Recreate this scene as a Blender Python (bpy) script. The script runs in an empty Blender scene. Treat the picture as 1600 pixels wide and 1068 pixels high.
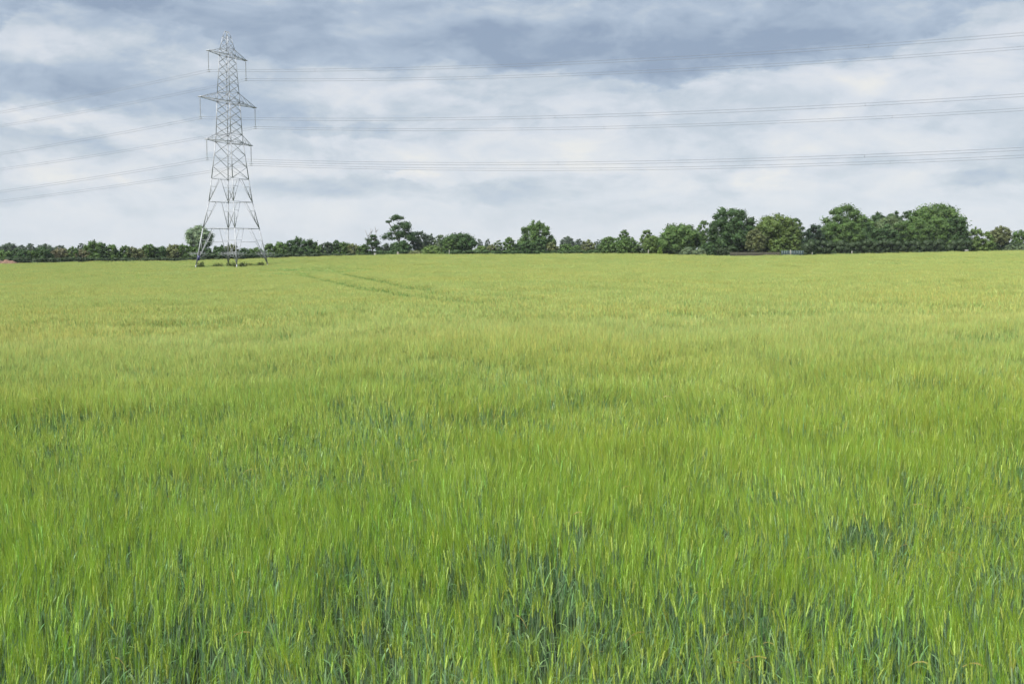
import bpy, math, random
import numpy as np
rng = np.random.default_rng(7)
random.seed(7)
SC = bpy.context.scene
COL = SC.collection

# ------------------------------------------------------------------ camera
CAM_H = 2.3
PITCH = math.atan((534 - 393) / 1600)
cam_d = bpy.data.cameras.new('camera')
cam = bpy.data.objects.new('camera', cam_d)
COL.objects.link(cam)
cam.location = (0, 0, CAM_H)
cam.rotation_euler = (math.pi / 2 - PITCH, 0, 0)
cam_d.sensor_width = 36
cam_d.lens = 36
cam_d.clip_start = 0.05
cam_d.clip_end = 20000
SC.camera = cam
SC.view_settings.view_transform = 'Standard'
SC.view_settings.look = 'None'
SC.view_settings.exposure = 1.95
SC.view_settings.gamma = 1.0
SC.cycles.use_denoising = True
SC.cycles.max_bounces = 6
SC.cycles.diffuse_bounces = 3
SC.cycles.transparent_max_bounces = 8

# ------------------------------------------------------------------ sun
SUN_EL, SUN_AZ = math.radians(52), math.radians(-140)     # azimuth clockwise from +Y; behind and left of the viewer
sl = bpy.data.lights.new('sun', 'SUN')
sl.energy = 2.3
sl.angle = math.radians(40)
sl.color = (1.0, 0.965, 0.9)
so = bpy.data.objects.new('sun', sl)
COL.objects.link(so)
so.rotation_euler = (math.pi / 2 - SUN_EL, 0, -SUN_AZ + math.pi)
so.location = (-40, -60, 80)

# ------------------------------------------------------------------ sky
W = bpy.data.worlds.new('World')
SC.world = W
W.use_nodes = True
W.cycles.sampling_method = 'MANUAL'
W.cycles.sample_map_resolution = 512
nt = W.node_tree
nt.nodes.clear()

class NG:
    """small helper that writes shader maths as python calls"""
    def __init__(s, tree): s.t = tree
    def n(s, kind, **kw):
        o = s.t.nodes.new(kind)
        for k, v in kw.items(): setattr(o, k, v)
        return o
    def put(s, sock, v):
        if hasattr(v, 'links') or isinstance(v, bpy.types.NodeSocket): s.t.links.new(v, sock)
        elif v is not None: sock.default_value = v
    def m(s, op, a, b=None, c=None, clamp=False):
        o = s.n('ShaderNodeMath', operation=op, use_clamp=clamp)
        for i, v in enumerate((a, b, c)):
            if v is not None: s.put(o.inputs[i], v)
        return o.outputs[0]
    def v(s, op, a, b=None):
        o = s.n('ShaderNodeVectorMath', operation=op)
        s.put(o.inputs[0], a)
        if b is not None: s.put(o.inputs[1], b)
        return o.outputs['Value'] if op in ('LENGTH', 'DOT_PRODUCT', 'DISTANCE') else o.outputs['Vector']
    def comb(s, x, y, z=0.0):
        o = s.n('ShaderNodeCombineXYZ')
        for i, q in enumerate((x, y, z)): s.put(o.inputs[i], q)
        return o.outputs[0]
    def noise(s, vec, scale, detail=4, rough=.5, dist=0.0):
        o = s.n('ShaderNodeTexNoise')
        if vec is not None: s.put(o.inputs['Vector'], vec)
        o.inputs['Scale'].default_value = scale
        o.inputs['Detail'].default_value = detail
        o.inputs['Roughness'].default_value = rough
        o.inputs['Distortion'].default_value = dist
        return o
    def ss(s, x, lo, hi, a=0.0, b=1.0):
        o = s.n('ShaderNodeMapRange', interpolation_type='SMOOTHSTEP')
        s.put(o.inputs['Value'], x)
        for k, q in zip(('From Min', 'From Max', 'To Min', 'To Max'), (lo, hi, a, b)): s.put(o.inputs[k], q)
        return o.outputs[0]
    def mix(s, f, a, b, blend='MIX'):
        o = s.n('ShaderNodeMix', data_type='RGBA', blend_type=blend)
        s.put(o.inputs['Factor'], f)
        s.put(o.inputs[6], a if not isinstance(a, tuple) else (*a, 1))
        s.put(o.inputs[7], b if not isinstance(b, tuple) else (*b, 1))
        return o.outputs[2]

def srgb(r, g, b, k=1.0):
    f = lambda c: (c / 255 / 12.92 if c <= 10 else ((c / 255 + .055) / 1.055) ** 2.4) * k
    return (f(r), f(g), f(b))

g = NG(nt)
tc = g.n('ShaderNodeTexCoord')
sep = g.n('ShaderNodeSeparateXYZ')
g.put(sep.inputs[0], tc.outputs['Generated'])
dx, dy, dz = sep.outputs
hz = g.m('SQRT', g.m('ADD', g.m('MULTIPLY', dx, dx), g.m('MULTIPLY', dy, dy)))
el = g.m('DIVIDE', dz, g.m('MAXIMUM', hz, .02))              # tangent of the elevation
az = g.m('ARCTAN2', dx, dy)                                  # azimuth from +Y
# clouds live in (azimuth, elevation) of the sky; noise vectors stretch them sideways
nv = g.comb(g.m('MULTIPLY', az, 1.0), g.m('MULTIPLY', el, 2.3), 0.0)
w1 = g.noise(nv, 5.0, 6, .6).outputs['Color']
w2 = g.noise(nv, 16.0, 8, .62).outputs['Color']
off = g.v('ADD', g.v('MULTIPLY', g.v('SUBTRACT', w1, (.5, .5, .5)), (.10, .034, 0)),
          g.v('MULTIPLY', g.v('SUBTRACT', w2, (.5, .5, .5)), (.065, .040, 0)))
P = g.v('ADD', g.comb(az, el, 0.0), off)
big = g.noise(g.v('ADD', nv, (3.1, 1.7, 0)), 8.0, 10, .6, .6).outputs['Fac']
fine = g.noise(g.v('ADD', nv, (9.3, 4.1, 0)), 20.0, 9, .6, .25).outputs['Fac']

def A(px): return math.atan((px - 800) / 1600)
def El(py): return (393 - py) / 1600
def blob(px, py, rx, ry, hard=.35):
    """a cloud mass centred on a compass direction, 1 inside, soft ragged rim"""
    q = g.v('MULTIPLY', g.v('SUBTRACT', P, (A(px), El(py), 0)), (1600 / rx, 1600 / ry, 0))
    return g.ss(g.v('LENGTH', q), 1.0 + hard, 1.0 - hard, 0.0, 1.0)
def acc(lst):
    tot = None
    for (px, py, rx, ry, a, *h) in lst:
        t = g.m('MULTIPLY', blob(px, py, rx, ry, *h), a)
        tot = t if tot is None else g.m('ADD', tot, t)
    return tot
def curve(x, pts):
    """a smooth one-dimensional outline through (photo column, value) points"""
    o = g.n('ShaderNodeFloatCurve')
    cv = o.mapping.curves[0]
    xs = [(A(p) + .6) / 1.2 for p, _ in pts]
    while len(cv.points) < len(pts): cv.points.new(.5, .5)
    for q, xx, (_, v_) in zip(cv.points, xs, pts): q.location = (xx, v_)
    o.mapping.update()
    g.put(o.inputs['Value'], g.m('DIVIDE', g.m('ADD', x, .6), 1.2, clamp=True))
    return o.outputs[0]
sepP = g.n('ShaderNodeSeparateXYZ'); g.put(sepP.inputs[0], P)
pa, pe = sepP.outputs[0], sepP.outputs[1]
def bank(pts, soft_lo, soft_hi):
    """a cloud bank: 1 above its ragged underside"""
    e = curve(pa, [(p, El(y)) for p, y in pts])
    return g.ss(g.m('SUBTRACT', pe, e), -soft_lo, soft_hi)
b1 = bank([(-200, 150), (0, 100), (60, 62), (200, 60), (300, 72), (380, 96), (470, 120), (600, 122), (700, 116), (800, 124), (900, 132), (1010, 142), (1100, 133), (1250, 122), (1390, 112),
           (1440, 88), (1490, 62), (1600, 44), (1800, 10)], .0015, .007)
b2 = bank([(-200, 205), (0, 197), (130, 190), (240, 196), (330, 206), (440, 206), (500, 192), (560, 160), (640, 140), (740, 166), (840, 176), (960, 168), (1040, 140), (1200, 118), (1800, 60)], .002, .010)
b3 = bank([(-200, 300), (0, 292), (90, 262), (200, 246), (330, 236), (440, 222), (600, 205), (720, 222), (800, 212), (950, 190), (1200, 150), (1800, 120)], .003, .014)
dark = acc([
    (830, 82, 330, 40, .24, .7), (1240, 98, 270, 36, .26, .6), (560, 62, 90, 16, -.16, .7), (760, 40, 120, 14, -.12, .7), (1330, 50, 160, 14, -.14, .7), (560, 14, 330, 26, -.22, .8), (200, 20, 330, 34, .20, .8), (1560, 0, 200, 34, .22, .7), (1000, 20, 260, 18, -.12, .8),
    (180, 150, 190, 36, .22, .7), (40, 180, 150, 26, .2, .7), (250, 70, 110, 30, .12, .7), (420, 190, 130, 20, .14, .7),
    (480, 212, 50, 12, .34, .35), (575, 211, 40, 12, .34, .35), (690, 218, 45, 14, .2, .6), (150, 240, 220, 20, .26, .6), (20, 320, 80, 12, .26, .6),
    (720, 302, 210, 13, .3, .5), (1510, 286, 65, 12, .36, .5), (1570, 215, 110, 40, .12, .7), (500, 290, 130, 12, .22, .6), (910, 285, 130, 10, .2, .6), (1250, 215, 200, 14, .12, .8), (1330, 262, 120, 9, .16, .6), (1050, 330, 160, 8, .14, .6), (250, 330, 140, 9, .14, .6),
])
light = acc([
    (70, 104, 90, 26, .62, .6), (640, 277, 40, 10, .6, .4), (1195, 288, 42, 16, .55, .6), (265, 230, 75, 15, .6, .5), (600, 150, 130, 22, .3, .7),
    (1545, 85, 110, 24, .35, .7), (1330, 138, 220, 24, .3, .8), (110, 210, 130, 12, .5, .6), (850, 230, 280, 30, .2, .8), (290, 118, 60, 22, .42, .6), (160, 290, 120, 10, .3, .7),
])
dk = g.m('ADD', g.m('ADD', g.m('MULTIPLY', b1, .36), g.m('MULTIPLY', b2, .20)), g.m('MULTIPLY', b3, .13))
dk = g.m('ADD', dk, dark)
dk = g.m('ADD', dk, g.m('MULTIPLY', g.m('SUBTRACT', g.ss(big, .34, .66), .5), .44))
dk = g.m('ADD', dk, g.m('MULTIPLY', g.m('SUBTRACT', g.ss(fine, .36, .64), .5), .25))
dk = g.m('SUBTRACT', dk, g.m('MULTIPLY', light, .66))
low = g.ss(el, .0, .06, .6, 1.0)                             # contrast dies away towards the horizon
dk = g.m('MULTIPLY', dk, low)
ramp = g.n('ShaderNodeValToRGB')
g.put(ramp.inputs[0], g.m('ADD', g.m('MULTIPLY', dk, .65), .31))
cr = ramp.color_ramp
stops = [(0.0, srgb(230, 229, 225)), (.16, srgb(218, 221, 225)), (.32, srgb(208, 214, 222)), (.50, srgb(190, 200, 210)),
         (.68, srgb(171, 185, 202)), (.85, srgb(157, 172, 191)), (1.0, srgb(142, 158, 180))]
while len(cr.elements) < len(stops): cr.elements.new(.5)
for e, (p_, c_) in zip(cr.elements, stops): e.position = p_; e.color = (*c_, 1)
cloud = ramp.outputs[0]
# milky air low down
cloud = g.mix(g.ss(el, .0, .075, .55, 0.0), cloud, srgb(211, 218, 226))
# an overcast sky is brightest overhead
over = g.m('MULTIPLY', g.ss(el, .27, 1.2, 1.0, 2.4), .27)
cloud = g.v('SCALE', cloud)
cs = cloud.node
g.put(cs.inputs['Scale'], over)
sky = g.n('ShaderNodeTexSky', sky_type='NISHITA', sun_disc=False)
sky.sun_elevation = SUN_EL
sky.sun_rotation = SUN_AZ
sky.air_density = 1.0
bg1 = g.n('ShaderNodeBackground')
g.put(bg1.inputs[0], sky.outputs[0]); bg1.inputs[1].default_value = .05
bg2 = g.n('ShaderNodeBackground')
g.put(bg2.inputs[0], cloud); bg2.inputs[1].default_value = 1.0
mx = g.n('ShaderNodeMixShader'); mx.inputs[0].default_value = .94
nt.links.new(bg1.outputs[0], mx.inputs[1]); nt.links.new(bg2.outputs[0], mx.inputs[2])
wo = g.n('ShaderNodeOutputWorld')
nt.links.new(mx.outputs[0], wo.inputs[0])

# ------------------------------------------------------------------ helpers
def at(px, py, Y):
    """the world point at forward distance Y seen at a pixel of the 1600x1068 photograph"""
    c, s = math.cos(PITCH), math.sin(PITCH)
    r, u = px - 800, 534 - py
    k = Y / (1600 * c + u * s)
    return np.array([r * k, Y, CAM_H + (u * c - 1600 * s) * k])

EDGE = np.array([   # photo column, row of the far edge of the crop, forward distance
    (-500, 420, 190), (0, 411.5, 225), (100, 409, 238), (300, 406, 250), (420, 402.5, 255), (560, 398.5, 260), (650, 396.5, 262),
    (800, 396.5, 264), (930, 395.5, 264), (1020, 396.3, 252), (1075, 398.3, 240), (1140, 399.5, 235), (1250, 398, 235), (1400, 395, 240),
    (1500, 392.8, 245), (1600, 390.8, 250), (2100, 384, 250)], float)
CROP = .86
E_u = (EDGE[:, 0] - 800) / 1600
E_D = EDGE[:, 2]
E_z = np.array([at(*e)[2] for e in EDGE]) - CROP
def edge_D(u): return np.interp(u, E_u, E_D)
def ground(x, y):
    x = np.asarray(x, float); y = np.asarray(y, float)
    yy = np.maximum(y, .5)
    u = np.clip(x / yy, -.95, .95)
    D = edge_D(u)
    t = np.clip(y / D, 0, None)
    tt = np.minimum(t, 1.0)
    zE = np.interp(u, E_u, E_z)
    g1 = np.interp(u, [-.25, -.13, .2, .5], [1.55, .85, .6, .45])
    z = zE * tt ** 1.5 - g1 * 4 * tt * (1 - tt)
    fade = np.clip(1.0 - (np.abs(x) / yy - .75) / .6, 0, 1)
    return np.where(y > 0, z * fade, 0.0)

def link(o, parent=None):
    COL.objects.link(o)
    if parent is not None: o.parent = parent
    return o
def tag(o, label=None, cat=None, group=None, kind=None):
    if label: o['label'] = label
    if cat: o['category'] = cat
    if group: o['group'] = group
    if kind: o['kind'] = kind
    return o
def empty(name, loc):
    o = bpy.data.objects.new(name, None)
    o.empty_display_size = .3
    o.location = loc
    return link(o)

def mesh_np(name, V, Q, mats, mi=None, col=None, smooth=False):
    """mesh from numpy quads (a triangle repeats no vertex: use -1 in the last column)"""
    V = np.asarray(V, np.float32); Q = np.asarray(Q, np.int64)
    me = bpy.data.meshes.new(name)
    tri = Q[:, 3] < 0
    cnt = np.where(tri, 3, 4)
    loops = Q.reshape(-1); loops = loops[loops >= 0]
    me.vertices.add(len(V)); me.vertices.foreach_set('co', V.reshape(-1))
    me.loops.add(len(loops)); me.loops.foreach_set('vertex_index', loops.astype(np.int32))
    me.polygons.add(len(Q))
    st = np.concatenate(([0], np.cumsum(cnt)[:-1])).astype(np.int32)
    me.polygons.foreach_set('loop_start', st)
    for m in mats: me.materials.append(m)
    if mi is not None: me.polygons.foreach_set('material_index', np.asarray(mi, np.int32))
    if smooth: me.polygons.foreach_set('use_smooth', np.ones(len(Q), bool))
    if col is not None:
        a = me.attributes.new('tone', 'FLOAT_COLOR', 'FACE')
        c = np.ones((len(Q), 4), np.float32); c[:, :3] = col
        a.data.foreach_set('color', c.reshape(-1))
    me.update(calc_edges=True)
    me.validate()
    return me

class Acc:
    k = 1.0                                                   # overall gauge of the bars
    """collects vertices and quads of many pieces, built as ONE mesh"""
    def __init__(s): s.V = []; s.Q = []; s.M = []; s.C = []; s.n = 0
    def add(s, V, Q, mat=0, col=None):
        V = np.asarray(V, float).reshape(-1, 3); Q = np.asarray(Q)
        s.V.append(V); s.Q.append(np.where(Q >= 0, Q + s.n, -1)); s.n += len(V)
        s.M.append(np.full(len(Q), mat) if np.isscalar(mat) else mat)
        c = np.ones((len(Q), 3)) if col is None else (np.tile(col, (len(Q), 1)) if np.ndim(col) == 1 else col)
        s.C.append(c)
    def bar(s, p, q, w, w2=None, mat=0):
        """straight bar of square section"""
        p = np.asarray(p, float); q = np.asarray(q, float); d = q - p; L = np.linalg.norm(d)
        if L < 1e-6: return
        d /= L
        w = w * s.k; w2 = w if w2 is None else w2 * s.k
        ref = np.array([0, 0, 1.0]) if abs(d[2]) < .9 else np.array([1.0, 0, 0])
        a = np.cross(d, ref); a /= np.linalg.norm(a); b = np.cross(d, a)
        V = [p + (i * a + j * b) * w / 2 for i, j in ((-1, -1), (1, -1), (1, 1), (-1, 1))] + \
            [q + (i * a + j * b) * w2 / 2 for i, j in ((-1, -1), (1, -1), (1, 1), (-1, 1))]
        s.add(V, [(0, 1, 5, 4), (1, 2, 6, 5), (2, 3, 7, 6), (3, 0, 4, 7), (3, 2, 1, 0), (4, 5, 6, 7)], mat)
    def tube(s, pts, rad, sides=6, mat=0, cap=True):
        pts = np.asarray(pts, float); n = len(pts); rad = np.broadcast_to(rad, (n,))
        T = np.gradient(pts, axis=0); T /= np.linalg.norm(T, axis=1)[:, None] + 1e-9
        ref = np.array([0, 0, 1.0]) if abs(T[0][2]) < .8 else np.array([1.0, 0, 0])
        A_ = np.cross(T, ref); A_ /= np.linalg.norm(A_, axis=1)[:, None] + 1e-9
        B_ = np.cross(T, A_)
        ang = np.arange(sides) * 2 * np.pi / sides
        V = pts[:, None] + rad[:, None, None] * (A_[:, None] * np.cos(ang)[None, :, None] + B_[:, None] * np.sin(ang)[None, :, None])
        Q = []
        for i in range(n - 1):
            for k in range(sides):
                k2 = (k + 1) % sides
                Q.append((i * sides + k, i * sides + k2, (i + 1) * sides + k2, (i + 1) * sides + k))
        s.add(V, Q, mat)
    def build(s, name, mats, parent=None, smooth=False, loc=None):
        me = mesh_np(name, np.concatenate(s.V), np.concatenate(s.Q), mats if isinstance(mats, list) else [mats],
                     np.concatenate(s.M), np.concatenate(s.C), smooth)
        o = bpy.data.objects.new(name, me)
        if loc is not None: o.location = loc
        return link(o, parent)

# ------------------------------------------------------------------ materials
def mat_new(name):
    m = bpy.data.materials.new(name); m.use_nodes = True
    m.node_tree.nodes.clear()
    return m, NG(m.node_tree)
def finish(h, shader):
    o = h.n('ShaderNodeOutputMaterial'); h.t.links.new(shader, o.inputs[0])
def principled(h, col, rough=.6, spec=.3, metal=0.0, bump=None):
    p = h.n('ShaderNodeBsdfPrincipled')
    h.put(p.inputs['Base Color'], (*col, 1) if isinstance(col, tuple) else col)
    h.put(p.inputs['Roughness'], rough)
    p.inputs['Specular IOR Level'].default_value = spec
    p.inputs['Metallic'].default_value = metal
    if bump is not None: h.put(p.inputs['Normal'], bump)
    return p.outputs[0]
def bumped(h, height, strength, dist):
    b = h.n('ShaderNodeBump'); b.inputs['Strength'].default_value = strength; b.inputs['Distance'].default_value = dist
    h.put(b.inputs['Height'], height)
    return b.outputs[0]

def leafy(name, base, transl=.3, rough=.5, spec=.3, attr=True, field=None, vary=.25):
    """thin leaf: reflects and lets light through; 'tone' carries the plant's own colour"""
    m, h = mat_new(name)
    c = base
    if attr:
        a = h.n('ShaderNodeAttribute', attribute_name='tone')
        c = h.mix(1.0, base, a.outputs['Color'], 'MULTIPLY')
    if field:
        # patches of riper and of greener crop across the field
        pos = h.n('ShaderNodeNewGeometry').outputs['Position']
        n1 = h.noise(h.v('MULTIPLY', pos, (1, 1, 0)), .09, 3, .6).outputs['Fac']
        c = h.mix(h.ss(n1, .38, .66), c, h.mix(1.0, c, field[0], 'MULTIPLY'))
        oi = h.n('ShaderNodeObjectInfo').outputs['Random']
        c = h.mix(h.m('MULTIPLY', oi, vary), c, h.mix(1.0, c, field[1], 'MULTIPLY'))
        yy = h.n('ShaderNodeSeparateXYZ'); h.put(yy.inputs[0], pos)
        far = h.ss(yy.outputs[1], 2.0, 24.0)                  # with distance, lit tops and haze put into the colour, plus riper crop
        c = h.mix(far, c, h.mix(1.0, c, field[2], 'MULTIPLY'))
    p = principled(h, c, rough, spec)
    tr = h.n('ShaderNodeBsdfTranslucent'); h.put(tr.inputs[0], (*c, 1) if isinstance(c, tuple) else c)
    mx = h.n('ShaderNodeMixShader'); mx.inputs[0].default_value = transl
    h.t.links.new(p, mx.inputs[1]); h.t.links.new(tr.outputs[0], mx.inputs[2])
    finish(h, mx.outputs[0])
    return m

M = {}
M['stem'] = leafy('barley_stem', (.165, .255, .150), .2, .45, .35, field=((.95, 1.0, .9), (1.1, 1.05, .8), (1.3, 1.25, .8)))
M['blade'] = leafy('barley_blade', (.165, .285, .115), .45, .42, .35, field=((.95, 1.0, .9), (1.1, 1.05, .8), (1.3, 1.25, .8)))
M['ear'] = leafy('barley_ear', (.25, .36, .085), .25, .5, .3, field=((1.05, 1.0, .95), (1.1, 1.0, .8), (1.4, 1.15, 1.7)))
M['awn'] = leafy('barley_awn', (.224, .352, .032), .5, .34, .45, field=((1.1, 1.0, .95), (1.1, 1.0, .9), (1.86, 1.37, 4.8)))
M['dry'] = leafy('barley_dry_leaf', (.29, .25, .085), .3, .5, .3, attr=False)
M['leaf'] = leafy('tree_leaf', (1, 1, 1), .36, .55, .25)

def simple(name, c1, c2, scale, rough=.7, spec=.3, metal=0.0, bump=.0, bd=.02, stretch=(1, 1, 1)):
    m, h = mat_new(name)
    tcn = h.n('ShaderNodeTexCoord').outputs['Object']
    n = h.noise(h.v('MULTIPLY', tcn, stretch), scale, 6, .6).outputs['Fac']
    c = h.mix(h.ss(n, .35, .65), c1, c2)
    finish(h, principled(h, c, rough, spec, metal, bumped(h, n, bump, bd) if bump else None))
    return m
M['steel'] = simple('galvanised_steel', (.33, .34, .355), (.23, .24, .255), 1.2, .5, .4, .15)
M['glass'] = simple('insulator_porcelain', (.27, .28, .285), (.21, .22, .23), 3, .3, .5)
M['cable'] = simple('aluminium_cable', (.15, .16, .175), (.11, .12, .13), 3, .5, .3)
M['plate'] = simple('enamel_plate', (.03, .035, .12), (.04, .04, .10), 8, .4, .4)
M['bark'] = simple('bark', (.085, .07, .055), (.05, .042, .033), 5, .85, .2, 0, .6, .05, (1, 1, .25))
M['palebark'] = simple('pale_dead_wood', (.20, .185, .165), (.13, .12, .105), 5, .85, .2, 0, .5, .04, (1, 1, .25))
M['post'] = simple('weathered_post', (.19, .185, .165), (.13, .125, .11), 6, .8, .2)
M['board'] = simple('brown_fence_boards', (.050, .048, .032), (.035, .034, .024), 4, .8, .2, stretch=(1, 1, .2))
M['teal'] = simple('green_painted_panel', (.024, .044, .042), (.019, .036, .034), 2, .55, .35)
M['earth'] = simple('orange_earth', (.15, .095, .068), (.105, .068, .05), 1.4, .95, .1, 0, .7, .15)
M['concrete'] = simple('pale_concrete', (.20, .195, .18), (.14, .135, .13), 4, .85, .2)

# ------------------------------------------------------------------ ground
def make_ground():
    m, h = mat_new('field_earth')
    pos = h.n('ShaderNodeNewGeometry').outputs['Position']
    n1 = h.noise(pos, 2.5, 8, .65).outputs['Fac']
    n2 = h.noise(pos, .05, 3, .5).outputs['Fac']
    c = h.mix(h.ss(n1, .35, .65), (.045, .050, .024), (.075, .085, .032))
    c = h.mix(h.ss(n2, .4, .6), c, (.060, .085, .028))
    finish(h, principled(h, c, .95, .1, 0, bumped(h, n1, .6, .08)))
    th = np.concatenate([np.linspace(-180, -45, 28)[:-1], np.linspace(-45, 45, 181), np.linspace(45, 180, 28)[1:]])
    th = np.radians(th)
    rr = np.concatenate([[0], np.geomspace(1.5, 330, 110), np.geomspace(340, 1400, 16)])
    X = np.outer(rr, np.sin(th)); Y = np.outer(rr, np.cos(th))
    Z = ground(X, Y)
    V = np.stack([X, Y, Z], -1).reshape(-1, 3)
    n = len(th); i = np.arange(len(rr) - 1)[:, None]; j = np.arange(n - 1)[None]
    a = (i * n + j).reshape(-1)
    Q = np.stack([a, a + 1, a + n + 1, a + n], -1)[:, ::-1]
    o = link(bpy.data.objects.new('ground', mesh_np('ground', V, Q, [m], smooth=True)))
    tag(o, kind='structure')
make_ground()

# ------------------------------------------------------------------ barley
def unit(v): return v / (np.linalg.norm(v, axis=-1, keepdims=True) + 1e-9)
def strips(acc_, Pm, Wd, mat, tone):
    """(N,S,3) centre lines with half-width vectors -> ribbons"""
    N, S = Pm.shape[:2]
    V = np.stack([Pm - Wd, Pm + Wd], 2).reshape(-1, 3)
    b = (np.arange(N) * S * 2)[:, None] + (np.arange(S - 1) * 2)[None]
    Q = np.stack([b, b + 1, b + 3, b + 2], -1).reshape(-1, 4)
    acc_.add(V, Q, mat, np.repeat(tone, S - 1, 0))
def tubes(acc_, Pm, U, Vv, R, sides, mat, tone, flat=1.0):
    N, S = Pm.shape[:2]
    a = np.arange(sides) * 2 * np.pi / sides
    V = Pm[:, :, None] + R[..., None, None] * (U[:, :, None] * np.cos(a)[None, None, :, None] + flat * Vv[:, :, None] * np.sin(a)[None, None, :, None])
    V = V.reshape(-1, 3)
    n = np.arange(N)[:, None, None] * S * sides; s_ = np.arange(S - 1)[None, :, None] * sides; k = np.arange(sides)[None, None]
    k2 = (k + 1) % sides
    Q = np.stack([n + s_ + k, n + s_ + k2, n + s_ + sides + k2, n + s_ + sides + k], -1).reshape(-1, 4)
    acc_.add(V, Q, mat, np.repeat(tone, (S - 1) * sides, 0))

def barley_patch(name, size, N, lod):
    A_ = Acc()
    bx = rng.uniform(-size / 2, size / 2, (N, 2))
    wid = (1.0, 1.6, 3.0, 6.0)[lod]                   # far patches have fewer, broader stalks
    h = rng.normal(.70, .055, N).clip(.5, .85)
    la = rng.uniform(0, 2 * np.pi, N); lm = np.abs(rng.normal(0, .055, N))
    lean = np.stack([np.cos(la) * lm + .03, np.sin(la) * lm], -1)
    tone = np.clip(rng.normal(1, .13, (N, 1)), .65, 1.4) * np.ones((N, 3))
    tone[:, 0] *= rng.normal(1, .10, N).clip(.7, 1.4)
    def stalk(t):
        t = np.asarray(t)[None, :, None]
        return np.concatenate([bx[:, None] + lean[:, None] * h[:, None, None] * (t * .35 + .65 * t ** 2), h[:, None, None] * t], -1)
    def rv(n): 
        a = rng.uniform(0, 2 * np.pi, n); return np.stack([np.cos(a), np.sin(a), 0 * a], -1)
    # stems
    if lod == 0:
        ts = [.12, .45, .75, 1.0]
        U = np.tile(np.array([1., 0, 0]), (N, 4, 1)); Vv = np.tile(np.array([0, 1., 0]), (N, 4, 1))
        tubes(A_, stalk(ts), U, Vv, np.tile(np.array([.0022, .0021, .0018, .0014]), (N, 1)), 3, 0, tone)
    elif lod < 3:
        ts = [.3, .7, 1.0]
        for w in (np.array([1., 0, 0]), np.array([0, 1., 0])):
            strips(A_, stalk(ts), np.tile(w * .0019 * wid, (N, 3, 1)), 0, tone)
    # leaves
    for li, (t0, ln, wd, up) in enumerate(((.80, .14, .0042, 1.1), (.58, .19, .0046, 1.0), (.40, .20, .0048, .9))[:(2, 2, 2, 1)[lod]]):
        p0 = stalk([t0 + 0.0])[:, 0] ; p0 = p0 + 0
        d = rv(N); L = ln * rng.uniform(.7, 1.25, N)
        upv = up * rng.uniform(.7, 1.5, N)
        S = (5, 4, 3, 3)[lod]; t = np.linspace(0, 1, S)[None, :, None]
        Lk = L[:, None, None]; drop = rng.uniform(.15, 1.25, N)[:, None, None]
        Pm = p0[:, None] + Lk * (d[:, None] * (.28 * t + .28 * t * t) + np.array([0, 0, 1.]) * (upv[:, None, None] * .9 * t - drop * .62 * t ** 2.2))
        wv = unit(np.cross(d, np.array([0, 0, 1.])) + .3 * rng.normal(0, 1, (N, 3)))
        prof = np.array([.75, 1, .9, .6, .04]) if S == 5 else (np.array([.8, 1, .75, .05]) if S == 4 else np.array([.9, .9, .1]))
        strips(A_, Pm, wv[:, None] * (wd * wid * prof)[None, :, None], 1, tone * rng.normal(1, .1, (N, 1)).clip(.7, 1.3))
    # ears
    ax = unit(np.concatenate([lean * 1.6 + rng.normal(0, .10, (N, 2)), np.ones((N, 1))], -1))
    top = stalk([1.0])[:, 0]
    EL = rng.uniform(.055, .082, N)
    u = unit(np.cross(ax, rv(N) + np.array([0, 0, .01]))); v = np.cross(ax, u)
    etone = tone * rng.normal(1, .10, (N, 1)).clip(.7, 1.3)
    if lod == 0:
        S = 13; t = np.linspace(0, 1, S)
        env = np.interp(t, [0, .08, .3, .75, .94, 1], [.25, .8, 1, .92, .6, .1])
        zig = np.where(np.arange(S) % 2 == 0, .80, 1.10)
        R = (.0045 * env * zig)[None] * np.ones((N, 1))
        Pm = top[:, None] + ax[:, None] * (EL[:, None, None] * t[None, :, None])
        Pm = Pm + u[:, None] * (np.where(np.arange(S) % 4 < 2, .0006, -.0006))[None, :, None]
        tubes(A_, Pm, np.repeat(u[:, None], S, 1), np.repeat(v[:, None], S, 1), R, 6, 2, etone, .62)
    elif lod == 1:
        t = np.array([0, .3, .8, 1.0]); Pm = top[:, None] + ax[:, None] * (EL[:, None, None] * t[None, :, None])
        tubes(A_, Pm, np.repeat(u[:, None], 4, 1), np.repeat(v[:, None], 4, 1), np.tile(np.array([.002, .0048, .0045, .001]) * 1.15, (N, 1)), 4, 2, etone, .7)
    else:
        t = np.array([0, .5, 1.0]); Pm = top[:, None] + ax[:, None] * (EL[:, None, None] * 1.2 * t[None, :, None])
        for w in (u, v)[:(2 if lod == 2 else 1)]:
            strips(A_, Pm, w[:, None] * (np.array([.4, 1, .15]) * .0046 * wid * .8)[None, :, None], 2, etone)
    # awns
    K = (10, 8, 6, 5)[lod]
    aw = (.00065, .0012, .0028, .0062)[lod]
    s0 = np.tile(np.linspace(.12, 1, K), (N, 1)) + rng.normal(0, .03, (N, K))
    ph = np.tile(np.arange(K) * np.pi, (N, 1)) + rng.normal(0, .8, (N, K)) if lod < 2 else rng.uniform(0, 6.28, (N, K))
    side = u[:, None] * np.cos(ph)[..., None] + v[:, None] * np.sin(ph)[..., None] * .7
    sp = rng.uniform(.04, .20, (N, K))[..., None]
    d = unit(ax[:, None] + side * sp + rng.normal(0, .03, (N, K, 3)))
    p0 = top[:, None] + ax[:, None] * (EL[:, None, None] * s0[..., None]) + side * .004
    L = (rng.uniform(.095, .145, (N, K)) - .02 * s0)[..., None]
    bend = rng.normal(0, .012, (N, K, 3)) + np.array([.010, 0, 0])
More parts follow.
